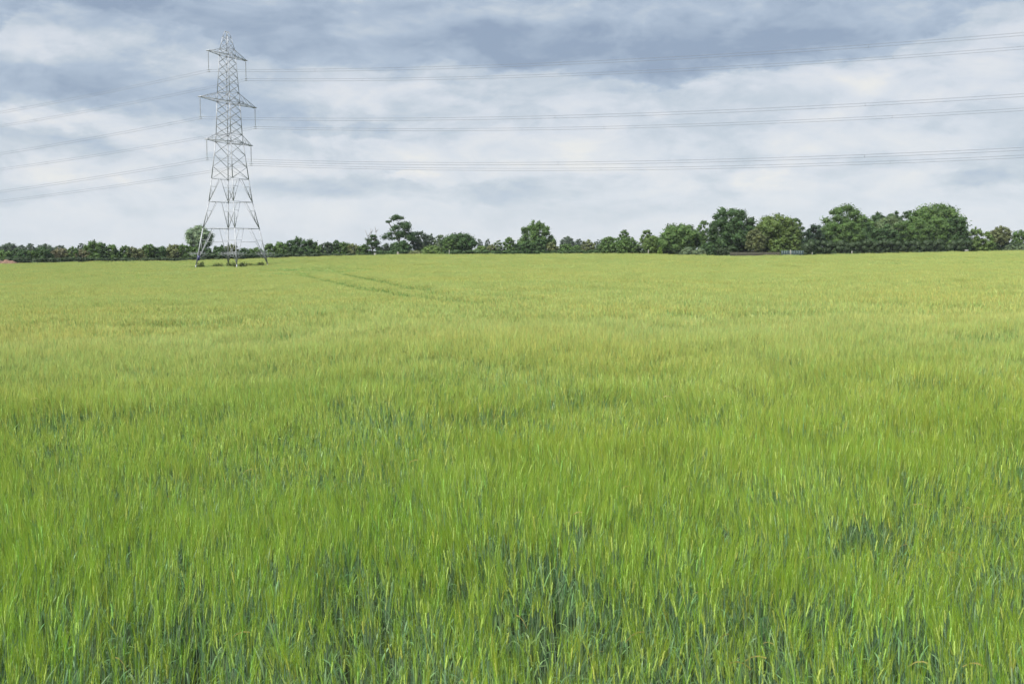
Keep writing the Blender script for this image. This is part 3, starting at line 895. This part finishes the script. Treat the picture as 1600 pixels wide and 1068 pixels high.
HL = 'hedge row of shrubs at the left'
HC = 'hedge row right of the pylon'
FT = 'hazy trees far behind the left hedge'
for args in [
    # far, hazy, behind the left hedge
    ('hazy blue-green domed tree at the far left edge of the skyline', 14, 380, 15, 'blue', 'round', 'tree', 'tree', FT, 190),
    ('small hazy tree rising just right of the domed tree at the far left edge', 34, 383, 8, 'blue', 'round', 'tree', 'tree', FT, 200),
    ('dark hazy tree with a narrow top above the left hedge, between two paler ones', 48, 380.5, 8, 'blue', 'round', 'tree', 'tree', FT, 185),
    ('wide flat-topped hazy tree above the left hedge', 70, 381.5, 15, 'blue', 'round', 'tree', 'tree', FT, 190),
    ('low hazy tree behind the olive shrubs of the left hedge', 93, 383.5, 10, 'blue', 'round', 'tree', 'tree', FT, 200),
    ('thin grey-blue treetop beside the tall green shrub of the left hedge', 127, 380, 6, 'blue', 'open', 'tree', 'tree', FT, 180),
    # left hedge, left to right
    ('soft green shrub cut by the left edge of the photo, above the orange earth', 4, 391, 12, 'mid', 'bush', 'shrub', 'shrub', HL),
    ('dark rounded shrub right behind the end of the orange earth heap', 31, 388.5, 14, 'dark', 'mound', 'shrub', 'shrub', HL),
    ('mid-green shrub between the two darkest shrubs of the far left hedge', 50, 391, 10, 'mid', 'bush', 'shrub', 'shrub', HL),
    ('dark green shrub left of the straw-coloured shrub in the left hedge', 68, 386, 12, 'dark', 'bush', 'shrub', 'shrub', HL),
    ('straw-brown shrub, palest in the left hedge', 90, 388, 11, 'brown', 'bush', 'shrub', 'shrub', HL),
    ('olive shrub leaning on the straw-brown shrub', 103, 389, 9, 'olive', 'bush', 'shrub', 'shrub', HL),
    ('green pointed shrub with a dark tip left of the brownish low shrub', 115, 385.5, 9, 'mid', 'bush', 'shrub', 'shrub', HL),
    ('brownish low shrub left of the tallest shrub in the left hedge', 128, 390, 12, 'brown', 'mound', 'shrub', 'shrub', HL),
    ('tallest shrub of the left hedge with a ragged light green top', 147, 377, 13, 'mid', 'bush', 'shrub', 'shrub', HL),
    ('dark shrub touching the tallest shrub of the left hedge on its right', 161, 381, 10, 'dark', 'bush', 'shrub', 'shrub', HL),
    ('mid-green shrub before the notch in the left hedge top', 173, 382.5, 10, 'mid', 'bush', 'shrub', 'shrub', HL),
    ('lowest shrub of the left hedge, a dark mound in the notch', 184, 390, 8, 'dark', 'mound', 'shrub', 'shrub', HL),
    ('upright dark green shrub just right of the notch in the left hedge', 195, 384, 9, 'mid', 'bush', 'shrub', 'shrub', HL),
    ('straw-tinted shrub right of the upright dark one after the notch', 206, 386, 8, 'olive', 'bush', 'shrub', 'shrub', HL),
    ('wide low olive shrub left of the flat-topped pair', 219, 388.5, 10, 'olive', 'mound', 'shrub', 'shrub', HL),
    ('flat-topped green shrub standing well above its olive neighbour in the left hedge', 233, 381.5, 8, 'mid', 'tall', 'shrub', 'shrub', HL),
    ('dark rounded shrub between the flat-topped shrub and the pale olive one', 252, 385, 11, 'dark', 'mound', 'shrub', 'shrub', HL),
    ('pale olive shrub, second from the poplar-like tree', 271, 382, 11, 'olive', 'bush', 'shrub', 'shrub', HL),
    ('mid-green shrub at the left foot of the tall tree behind the pylon', 287, 382, 9, 'mid', 'bush', 'shrub', 'shrub', HL),
    ('green shrub in front of the tall tree left of the pylon', 303, 385, 11, 'mid', 'bush', 'shrub', 'shrub', HL),
    ('dark shrub seen behind the left foot of the pylon', 321, 388, 10, 'dark', 'bush', 'shrub', 'shrub', HL),
    ('tall pale green tree with sky gaps, behind the left leg of the pylon', 312, 353, 19, 'silver', 'tall', 'tree', 'tree', None, 60),
    ('dark shrub seen left of the middle legs of the pylon', 345, 384, 12, 'dark', 'bush', 'shrub', 'shrub', HL),
    ('shrub seen between the two middle legs of the pylon', 362, 382, 9, 'olive', 'bush', 'shrub', 'shrub', HL),
    ('low even shrub seen through the right half of the pylon base', 381, 388, 12, 'dark', 'mound', 'shrub', 'shrub', HL),
    ('low shrub seen just left of the right leg of the pylon', 401, 387, 12, 'mid', 'mound', 'shrub', 'shrub', HL),
    # row right of the pylon
    ('green shrub nearest the right leg of the pylon on its right side', 422, 380.5, 9, 'mid', 'bush', 'shrub', 'shrub', HC),
    ('lighter green shrub left of the tallest clump right of the pylon', 439, 378, 11, 'mid', 'bush', 'shrub', 'shrub', HC),
    ('dark shrub with a pointed crown, highest of the row right of the pylon', 466, 371, 12, 'dark', 'bush', 'shrub', 'shrub', HC),
    ('shoulder-high dark shrub on the left flank of the highest shrub in the row', 453, 376, 9, 'dark', 'bush', 'shrub', 'shrub', HC),
    ('broad dark shrub on the right flank of the highest shrub in the row', 484, 374.5, 11, 'dark', 'bush', 'shrub', 'shrub', HC),
    ('low green shrub in the dip of the row right of the pylon', 499, 383, 8, 'mid', 'bush', 'shrub', 'shrub', HC),
    ('greyish feathery shrub right of the dip in the row', 511, 378.5, 9, 'blue', 'bush', 'shrub', 'shrub', HC),
    ('dark pointed shrub in the middle of the second rise of the row', 525, 375.5, 8, 'dark', 'bush', 'shrub', 'shrub', HC),
    ('green shrub just right of the dark pointed one on the second rise', 537, 378.5, 9, 'mid', 'bush', 'shrub', 'shrub', HC),
    ('olive shrub second from the oak with bare branches', 550, 381, 9, 'olive', 'bush', 'shrub', 'shrub', HC),
    ('olive-green low shrub touching the oak with bare branches on its left', 564, 384, 9, 'mid', 'bush', 'shrub', 'shrub', HC),
    # the middle trees
    ('small dark oak with leafless branches sticking out of its top', 582, 367, 13, 'dark', 'layered', 'oak_tree', 'tree', None, 0, .06),
    ('dark layered oak with shelves of foliage, tallest tree left of centre', 623, 336.5, 22, 'dark', 'layered', 'oak_tree', 'tree', None, 4, .10),
    ('dark bush filling the foot of the layered oak on its right', 628, 376, 16, 'dark', 'mound', 'shrub', 'shrub', None),
    ('small dark bush between the two dark oaks', 602, 380, 10, 'blue', 'mound', 'shrub', 'shrub', None, 4),
    ('feathery grey-green tree right of the layered oak', 655, 361.5, 13, 'blue', 'open', 'tree', 'tree', None, 8),
    ('thin grey-green tree with sky showing through, right of the feathery one', 671, 366, 11, 'blue', 'open', 'tree', 'tree', None, 12),
    ('light airy tree between the feathery trees and the broad dark oak', 688, 367, 10, 'pale', 'open', 'tree', 'tree', None, 10),
    ('bright green low mound of a bush in front of the airy trees', 676, 383.5, 17, 'light', 'mound', 'shrub', 'shrub', None, -3),
    ('olive low bush at the field edge left of the bright green mound', 649, 391.5, 13, 'olive', 'mound', 'shrub', 'shrub', None, -3),
    ('mid-green tree leaning on the left side of the broad dark oak', 701, 372, 11, 'mid', 'round', 'tree', 'tree', None, 2),
    ('broad dark round oak left of the low gap in the middle', 717, 364.5, 24, 'dark', 'round', 'oak_tree', 'tree', None, 4, .12),
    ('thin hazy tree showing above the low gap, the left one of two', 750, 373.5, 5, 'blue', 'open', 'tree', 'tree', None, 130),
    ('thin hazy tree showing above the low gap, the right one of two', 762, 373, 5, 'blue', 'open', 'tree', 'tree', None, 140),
    ('yellow-green low shrub in the gap right of the broad dark oak', 752, 384, 12, 'light', 'mound', 'shrub', 'shrub', None),
    ('olive shrub in the gap, under the two thin hazy trees', 768, 382, 9, 'olive', 'bush', 'shrub', 'shrub', None),
    ('grey-green rounded shrub left of the upright bushy tree', 779, 375.5, 9, 'pale', 'mound', 'shrub', 'shrub', None),
    ('upright bushy tree left of the big spreading tree at the centre', 796, 371, 11, 'mid', 'bush', 'tree', 'tree', None),
    ('small dark shrub wedged beside the big spreading tree at the centre', 809, 380, 8, 'dark', 'bush', 'shrub', 'shrub', None),
    ('big spreading tree with ragged sprays at the centre of the skyline', 839, 346, 27, 'mid', 'open', 'tree', 'tree', None, 5, .0),
    ('dark dense bush under the left side of the big spreading tree', 823, 376, 15, 'dark', 'mound', 'shrub', 'shrub', None, -1),
    ('dark dense bush under the middle of the big spreading tree', 843, 372, 13, 'dark', 'mound', 'shrub', 'shrub', None, -1),
    ('olive bush at the right foot of the big spreading tree', 862, 378, 12, 'olive', 'mound', 'shrub', 'shrub', None),
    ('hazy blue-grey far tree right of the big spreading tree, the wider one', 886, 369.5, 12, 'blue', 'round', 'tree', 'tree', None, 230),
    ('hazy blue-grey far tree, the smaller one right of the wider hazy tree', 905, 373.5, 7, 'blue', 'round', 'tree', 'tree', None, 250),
    ('low grey-green shrub below the wider hazy far tree', 884, 381, 13, 'mid', 'mound', 'shrub', 'shrub', None),
    ('low green shrub left of the rounded brownish shrub', 901, 383, 10, 'mid', 'mound', 'shrub', 'shrub', None),
    ('rounded brownish-green shrub left of the flat-topped thicket', 919, 374.5, 13, 'olive', 'mound', 'shrub', 'shrub', None),
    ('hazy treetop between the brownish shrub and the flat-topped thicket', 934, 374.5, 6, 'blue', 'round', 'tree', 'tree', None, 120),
    # the right-hand wood
    ('flat-topped thicket with a sunlit top over deep shade, its left half', 952, 370.5, 16, 'mid', 'round', 'tree', 'tree', None, 0),
    ('flat-topped thicket with a sunlit top over deep shade, its right half', 980, 371, 17, 'mid', 'round', 'tree', 'tree', None, 0),
    ('small domed tree standing up behind the flat-topped thicket', 975, 359.5, 10, 'mid', 'round', 'tree', 'tree', None, 14),
    ('light green domed tree between the flat-topped thicket and the wide oak', 1010, 359.5, 12, 'light', 'round', 'tree', 'tree', None, 12),
    ('yellow-green young tree drooping to the field edge left of the wide oak', 1021, 369, 14, 'light', 'round', 'tree', 'tree', None, 0, .08),
    ('bright lime sapling at the foot of the wide oak', 1031, 386, 4, 'bright', 'bush', 'sapling', 'tree', None, -2),
    ('wide dark oak left of the big round tree', 1062, 350.5, 30, 'mid', 'round', 'oak_tree', 'tree', None, 4, .06),
    ('loose light tree peeping out behind the big round tree, the left one of two', 1098, 345, 11, 'mid', 'open', 'tree', 'tree', None, 22),
    ('loose tree close against the big round tree, the right one of two', 1117, 345.5, 11, 'mid', 'round', 'tree', 'tree', None, 16),
    ('big round dense tree, tallest between the centre and the long dark hedge', 1142, 326.5, 34, 'dark', 'round', 'tree', 'tree', None, 5, .04),
    ('pale silvery low bush at the field edge, the left one of two', 1073, 386.5, 13, 'pale', 'mound', 'shrub', 'shrub', None, -2),
    ('pale silvery low bush at the field edge, the right one of two', 1093, 388.5, 11, 'pale', 'mound', 'shrub', 'shrub', None, -3),
    ('dark bush in front of the left side of the big round tree', 1107, 378, 13, 'dark', 'mound', 'shrub', 'shrub', None, -1),
    ('wide yellow-green tree right of the big round tree', 1212, 336.5, 36, 'yellow', 'round', 'tree', 'tree', None, 5, .05),
    ('ochre-tinted drooping tree between the big round tree and the yellow-green one', 1180, 358, 15, 'olive', 'round', 'tree', 'tree', None, 0, .15),
    ('dark tree peeping out on the right behind the wide yellow-green tree', 1241, 341.5, 14, 'dark', 'round', 'tree', 'tree', None, 26),
    ('light low tree in front of the wide yellow-green tree, by the green panel fence', 1218, 372, 17, 'light', 'mound', 'shrub', 'shrub', None, 3),
    ('dull green low tree whose branches hang over the green panel fence', 1241, 374, 13, 'yellow', 'mound', 'shrub', 'shrub', None, 3),
    ('dark pointed yew at the left end of the long dark hedge', 1270, 351, 19, 'conifer', 'mound', 'yew_tree', 'tree', None, 3),
    ('loose tall oak above the left half of the long dark hedge', 1318, 320.5, 33, 'mid', 'loose', 'oak_tree', 'tree', None, 14, .1, None, .8),
    ('rounded tree right against the loose tall oak', 1346, 338, 24, 'mid', 'round', 'tree', 'tree', None, 12),
    ('dull dark tree set back between the loose tall oak and the pale willow', 1370, 333, 20, 'dark', 'round', 'tree', 'tree', None, 34),
    ('small dull tree set back directly behind the pale willow', 1394, 331.5, 17, 'dark', 'round', 'tree', 'tree', None, 32),
    ('pale willow with drooping fine foliage in the middle of the long hedge', 1388, 338, 30, 'willow', 'round', 'willow_tree', 'tree', None, 8, .1, None, 1.2),
    ('small dark treetop at the left shoulder of the wide tall oak', 1416, 329.5, 12, 'dark', 'round', 'tree', 'tree', None, 24),
    ('wide tall oak with sky gaps above the right half of the long dark hedge', 1459, 319.5, 44, 'mid', 'loose', 'oak_tree', 'tree', None, 12, .2, None, .8),
    ('bright-topped shrub row tree below the loose tall oak', 1300, 348, 24, 'mid', 'mound', 'tree', 'tree', None, 4),
    ('green bushy tree in the long hedge, right of the one below the loose tall oak', 1328, 346, 24, 'mid', 'mound', 'tree', 'tree', None, 4),
    ('dark bushy tree in the long hedge, left of the willow foot', 1356, 350, 23, 'dark', 'mound', 'tree', 'tree', None, 4),
    ('dark bushy tree in the long hedge under the willow', 1384, 352, 23, 'dark', 'mound', 'tree', 'tree', None, 3),
    ('green bushy tree in the long hedge, between the willow and the wide tall oak', 1411, 346, 23, 'mid', 'mound', 'tree', 'tree', None, 4),
    ('dark bushy tree in the long hedge under the left side of the wide tall oak', 1437, 343, 24, 'mid', 'mound', 'tree', 'tree', None, 4),
    ('green bushy tree in the long hedge under the wide tall oak', 1464, 341, 25, 'mid', 'mound', 'tree', 'tree', None, 4),
    ('blue-green bushy tree near the right end of the long hedge', 1489, 341, 22, 'dark', 'mound', 'tree', 'tree', None, 4),
    ('dark rounded tree ending the long hedge on the right', 1502, 357, 11, 'dark', 'mound', 'tree', 'tree', None, 3),
    ('light green shrub just right of the long dark hedge', 1523, 356, 13, 'light', 'bush', 'shrub', 'shrub', None, 4),
    ('yellow-green sloping shrub left of the dark-hollowed tree', 1541, 362, 13, 'light', 'mound', 'shrub', 'shrub', None, 3),
    ('olive round tree over a dark hollow near the right edge', 1562, 353.5, 15, 'olive', 'round', 'tree', 'tree', None, 5, .25),
    ('smooth green shrub cut by the right edge of the photo', 1591, 360, 16, 'mid', 'mound', 'shrub', 'shrub', None, 6),
    ('silvery blue low shrub second from the right edge of the photo', 1578, 381.5, 9, 'pale', 'mound', 'shrub', 'shrub', None, -2),
    ('silvery blue low shrub cut by the right edge of the photo', 1597, 382.5, 10, 'pale', 'mound', 'shrub', 'shrub', None, -2),
]:
    tree(*args)

# leafless branches above the small oak, and the far tuft on a long bare limb of the layered oak
for o in [o for o in COL.objects if o.name.startswith('oak_tree')]:
    if 'leafless' in o['label']:
        a = Acc()
        k = o.location.y / 1600
        for x0, z0, x1, z1 in ((-4, 26, -11, 44), (-2, 28, -2, 46), (4, 28, 6, 41), (6, 41, 4, 49), (5, 40, 10, 45), (-6, 34, -3, 40), (3, 26, -4, 36), (-2, 38, 1, 44)):
            a.bar((x0 * k, 0, z0 * k), (x1 * k, rng.uniform(-.5, .5), z1 * k), .14, .07)
        a.bar((0, 0, 2), (-4 * k, 0, 27 * k), .25, .15); a.bar((0, 0, 2), (4 * k, 0, 29 * k), .25, .15)
        a.build('bare_branch', M['palebark'], o)
    elif 'layered' in o['label']:
        k = o.location.y / 1600
        a = Acc()
        a.tube([(0, 0, 24 * k), (-7 * k, 0, 40 * k), (-15 * k, 0, 54 * k)], [.16, .12, .06], 5)
        a.build('limb', M['bark'], o, True)
        lob = [(-15 * k, 0, 55 * k, 3.6 * k, 3 * k, 2.2 * k), (-18.5 * k, 0, 55.5 * k, 2.4 * k, 2 * k, 1.4 * k), (-12 * k, .2, 56 * k, 2 * k, 2 * k, 1.3 * k)]
        V, Q, t = leaves(lob, 260, .18, TONE['dark'])
        c = Acc(); c.add(V, Q, 0, t); c.build('foliage', M['leaf'], o)

def slab_hedge(label, px0, px1, top, tone, thick, depth, name='clipped_hedge'):
    """clipped hedge: leaf faces over a box that follows the field edge"""
    a = Acc(); n = max(6, int((px1 - px0) / 6))
    xs = np.linspace(px0, px1, n); pts = []
    Y0 = float(edge_D(((px0 + px1) / 2 - 800) / 1600)) + depth
    x0 = at((px0 + px1) / 2, 395, Y0)[0]; g0 = float(ground(x0, Y0))
    lob = []
    for px in xs:
        Y = float(edge_D((px - 800) / 1600)) + depth
        x = at(px, 395, Y)[0]; gz = float(ground(x, Y)); H = at(px, top, Y)[2] - gz
        w = (px1 - px0) / n * Y / 1600
        for h in (.2, .5, .8):
            q = rng.uniform(.7, 1.35)
            lob.append((x - x0 + rng.normal(0, w * .5), Y - Y0 + thick * .3 + rng.normal(0, .12), gz - g0 + H * min(.84, h * rng.uniform(.85, 1.1)), w * 1.1 * q, thick * .5, H * .24 * q))
    area = (px1 - px0) * .15 * 4
    V, Q, t = leaves(lob, int(area * 85), .15, TONE[tone], .22, .10)
    a.add(V, Q, 0, t)
    hearts(a, lob, .72, TONE[tone])
    o = a.build(name, M['leaf'])
    o.location = (x0, Y0, g0)
    tag(o, label, 'hedge')
slab_hedge('long dark clipped hedge along the field edge under the tall trees at right', 1256, 1511, 375.5, 'hedge', 2.0, 1.5)
slab_hedge('dark bramble hedge bottom running along the field edge left of the pylon', 0, 312, 403, 'hedge', 1.5, 1.5, 'bramble_hedge')
slab_hedge('dark bramble hedge bottom running along the field edge right of the pylon', 322, 580, 396.5, 'hedge', 1.5, 1.5, 'bramble_hedge')
slab_hedge('dark tangled undergrowth between the flat-topped thicket and the big round tree', 938, 1140, 386, 'hedge', 1.5, 7, 'undergrowth')
slab_hedge('dark undergrowth below the ochre and yellow-green trees behind the fences', 1140, 1256, 385, 'hedge', 1.5, 10, 'undergrowth')
slab_hedge('dark undergrowth in the hollow under the olive tree near the right edge', 1512, 1640, 380, 'hedge', 1.5, 8, 'undergrowth')
slab_hedge('dark inner foliage filling the wood behind the long clipped hedge', 1262, 1505, 361, 'dark', 3.0, 9, 'undergrowth')
slab_hedge('low green undergrowth along the field edge around the centre', 590, 938, 391, 'dark', 1.2, 2.5, 'undergrowth')

# far wood closing the horizon
a = Acc()
lob = []
for u in np.arange(-.62, .66, .006):
    Y = 620 + rng.uniform(-30, 60); H = (393 - rng.uniform(383, 388.5)) / 1600 * Y + 1.5
    if u > .05: H *= .8
    lob.append((u * Y, Y, -1 + H * .35, 6, 6, H * .62))
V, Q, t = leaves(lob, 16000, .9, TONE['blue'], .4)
a.add(V, Q, 0, t)
tag(a.build('distant_woodland', M['leaf']), 'hazy belt of far woodland along the horizon', 'woodland', kind='stuff')

# ------------------------------------------------------------------ small things at the field edge
def spot(px, depth=0.0):
    Y = float(edge_D((px - 800) / 1600)) + depth
    x = at(px, 395, Y)[0]
    return np.array([x, Y, float(ground(x, Y))])
def post(label, px, top, wpx, mat='post', depth=.4, group=None, lean=0.0):
    p = spot(px, depth); H = at(px, top, p[1])[2] - p[2]; w = wpx * p[1] / 1600
    a = Acc()
    a.bar((0, 0, -.3), (lean, 0, H - .06), w, w * .94)
    a.bar((lean, 0, H - .06), (lean * 1.05, 0, H), w * .9, w * .45)
    o = a.build('fence_post', M[mat]); o.location = p
    tag(o, label, 'post', group)
post('thin pale post at the foot of the broad dark oak', 702, 390, 1.1)
post('pale leaning post in front of the green panel fence', 1236, 390, 1.4, lean=-.12)
post('short pale post at the left end of the long dark hedge', 1269, 394, 1.0)
post('short yellowish post in front of the long dark hedge', 1331, 392, 1.6)
post('grey slim trunk-like post under the left end of the wide oak', 1013, 390, 1.3, 'palebark')

p = spot(586, .6); a = Acc(); k = p[1] / 1600
a.bar((0, 0, -.2), (0, 0, 8.0 * k), 3.4 * k, 3.2 * k); a.bar((0, 0, 8.0 * k), (0, 0, 8.3 * k), 3.6 * k, 3.5 * k)
o = a.build('concrete_block', M['concrete']); o.location = p
tag(o, 'pale concrete block at the foot of the oak with leafless branches', 'block')
p = spot(622, .6); a = Acc()
a.tube([(0, 0, -.2), (0, 0, 5.5 * k), (-.05, 0, 7.5 * k), (-.12, 0, 9.3 * k)], [2.9 * k, 2.4 * k, 1.5 * k, .9 * k], 9)
o = a.build('tree_stump', M['palebark'], None, True); o.location = p
tag(o, 'pale tapering tree stump at the foot of the layered oak', 'stump')
p = spot(1510, .8); a = Acc(); k = p[1] / 1600
a.bar((-2.6 * k, 0, 6.4 * k), (2.6 * k, 0, 6.4 * k), .5, .5)
for sx in (-2.2, 2.2): a.bar((sx * k, 0, -.2), (sx * k, 0, 6.0 * k), .3)
a.bar((-2.7 * k, 0, 7.9 * k), (2.7 * k, 0, 7.9 * k), .12)
o = a.build('water_trough', M['concrete']); o.location = p
tag(o, 'pale trough on legs at the right end of the long dark hedge', 'trough')

def panel_fence(label, px0, px1, top, mat, board, postmat, name):
    p0, p1 = spot(px0, 1.2), spot(px1, 1.2)
    root = empty(name, p0); tag(root, label, 'fence')
    n = max(2, round(np.linalg.norm(p1 - p0) / 1.8))
    L = p1 - p0
    pt = [p0 + L * i / n - p0 for i in range(n + 1)]
    H = [at(px0 + (px1 - px0) * i / n, top, (p0 + L * i / n)[1])[2] - (p0 + L * i / n)[2] for i in range(n + 1)]
    for i in range(n + 1):
        a = Acc(); a.bar(pt[i] + (0, 0, -.3), pt[i] + (0, 0, H[i] + .06), .12); a.build('post', M[postmat], root)
    d = unit(L[None])[0]
    for i in range(n):
        a = Acc()
        q0, q1 = pt[i] + d * .07, pt[i + 1] - d * .07
        m_ = int(max(3, np.linalg.norm(q1 - q0) / board))
        for k in range(m_):
            c0 = q0 + (q1 - q0) * (k + .03) / m_; c1 = q0 + (q1 - q0) * (k + .97) / m_
            hh = min(H[i], H[i + 1]) + rng.uniform(-.02, .02)
            y = np.array([0, .012 + .004 * (k % 2), 0])
            V = [c0 - y + (0, 0, .05), c1 - y + (0, 0, .05), c1 + y + (0, 0, .05), c0 + y + (0, 0, .05), c0 - y + (0, 0, hh), c1 - y + (0, 0, hh), c1 + y + (0, 0, hh), c0 + y + (0, 0, hh)]
            a.add(V, [(0, 1, 5, 4), (1, 2, 6, 5), (2, 3, 7, 6), (3, 0, 4, 7), (3, 2, 1, 0), (4, 5, 6, 7)])
        for h in (.25, .75):
            z = np.array([0, .05, min(H[i], H[i + 1]) * h]); a.bar(q0 + z, q1 + z, .07)
        a.build('panel', M[mat], root)
panel_fence('weathered brown board fence under the big round and yellow-green trees', 1141, 1218, 393.8, 'board', .16, 'board', 'board_fence')
panel_fence('teal-green panel fence left of the long dark hedge', 1221, 1255, 391.2, 'teal', .5, 'teal', 'panel_fence')

# heap of orange earth at the far left
p = spot(8, -1.0); a = Acc()
nx, ny = 46, 14
gx, gy = np.meshgrid(np.linspace(-7, 3.0, nx), np.linspace(-2.0, 2.4, ny), indexing='ij')
hh = (value_noise(gx * 1.1 + 20, gy * 1.0 + 9, 8) * .75 + value_noise(gx * 3 + 2, gy * 3 + 9, 9) * .3 + .35) * np.clip(1 - ((gx + 1.8) / 5.2) ** 4, 0, 1) * np.clip(1 - (gy / 2.4) ** 2, 0, 1) * 1.25
V = np.stack([gx, gy, hh - .08], -1).reshape(-1, 3)
i, j = np.meshgrid(np.arange(nx - 1), np.arange(ny - 1), indexing='ij'); q = (i * ny + j).reshape(-1)
a.add(V, np.stack([q, q + ny, q + ny + 1, q + 1], -1))
o = a.build('earth_heap', M['earth'], None, True); o.location = p + np.array([0, 0, .35])
tag(o, 'low heap of orange earth at the left edge of the field', 'earth heap')

# weeds on the unploughed ground round the pylon feet
for label, px, row, w, h, n in (
        ('leafy weed clump round the left foot of the pylon', 314, 407.5, 6.5, 7.0, 900),
        ('ragged weed clump left of the back foot of the pylon', 341, 407.5, 7, 5.5, 700),
        ('weed clump beside the front foot of the pylon on its left', 363, 408, 8, 5.5, 900),
        ('long low weed clump right of the front foot of the pylon', 384, 407.5, 10, 5.5, 1000),
        ('rounded weed clump at the right foot of the pylon', 409, 406.5, 5.5, 9, 900)):
    Y = {314: 196.5, 341: 199, 363: 195.0, 384: 197, 409: 202}[px]
    x = at(px, 410, Y)[0]; gz = float(ground(x, Y)); k = Y / 1600
    H = at(px, row, Y)[2] - gz
    lob = [(rng.uniform(-.75, .75) * w * k, rng.uniform(-.9, .9), H * rng.uniform(.25, .62), w * k * .36, .7, H * .34) for _ in range(9)]
    V, Q, t = leaves(lob, n, .13, (.085, .115, .028))
    V[:, 2] = np.maximum(V[:, 2], 0)
    a = Acc(); a.add(V, Q, 0, t)
    o = a.build('weed_clump', M['leaf']); o.location = (x, Y, gz)
    tag(o, label, 'weeds', 'weeds round the pylon feet')

# ------------------------------------------------------------------ thin summer haze
hm = bpy.data.materials.new('haze'); hm.use_nodes = True; hm.node_tree.nodes.clear()
h = NG(hm.node_tree)
pv = h.n('ShaderNodeVolumePrincipled')
pv.inputs['Color'].default_value = (.86, .92, 1.0, 1); pv.inputs['Density'].default_value = .00007
ho = h.n('ShaderNodeOutputMaterial'); hm.node_tree.links.new(pv.outputs[0], ho.inputs['Volume'])
a = Acc()
x0, x1, y0, y1, z0, z1 = -1500, 1500, -1500, 1500, -6.0, 80.0
a.add([(x0, y0, z0), (x1, y0, z0), (x1, y1, z0), (x0, y1, z0), (x0, y0, z1), (x1, y0, z1), (x1, y1, z1), (x0, y1, z1)],
      [(0, 1, 5, 4), (1, 2, 6, 5), (2, 3, 7, 6), (3, 0, 4, 7), (3, 2, 1, 0), (4, 5, 6, 7)])
tag(a.build('haze', hm), 'thin pale haze in the air over the fields', 'haze', kind='stuff')

# rough grass on the uncropped ground between the pylon feet
n = 9000
q_ = rng.uniform(-7.4, 7.4, (n, 2))
B = np.array([PX, PD, 0]) + q_[:, :1] * ARM + q_[:, 1:] * LIN
B[:, 2] = ground(B[:, 0], B[:, 1])
hgt = rng.uniform(.35, .95, n) * (.7 + .6 * value_noise(B[:, 0] * .5, B[:, 1] * .5, 21))
ln = rng.normal(0, .16, (n, 3)); ln[:, 2] = 1
wv = rng.normal(0, 1, (n, 3)); wv[:, 2] = 0; wv = unit(wv)
Pm = B[:, None] + ln[:, None] * hgt[:, None, None] * np.array([0, .5, 1.0])[None, :, None]
a = Acc()
strips(a, Pm, wv[:, None] * (np.array([1, .8, .1]) * .028)[None, :, None], 0, np.array([[.135, .175, .045]]) * rng.normal(1, .2, (n, 1)).clip(.5, 1.6))
tag(a.build('rough_grass', M['leaf']), 'rough uncut grass on the square of ground under the pylon', 'grass', kind='stuff')
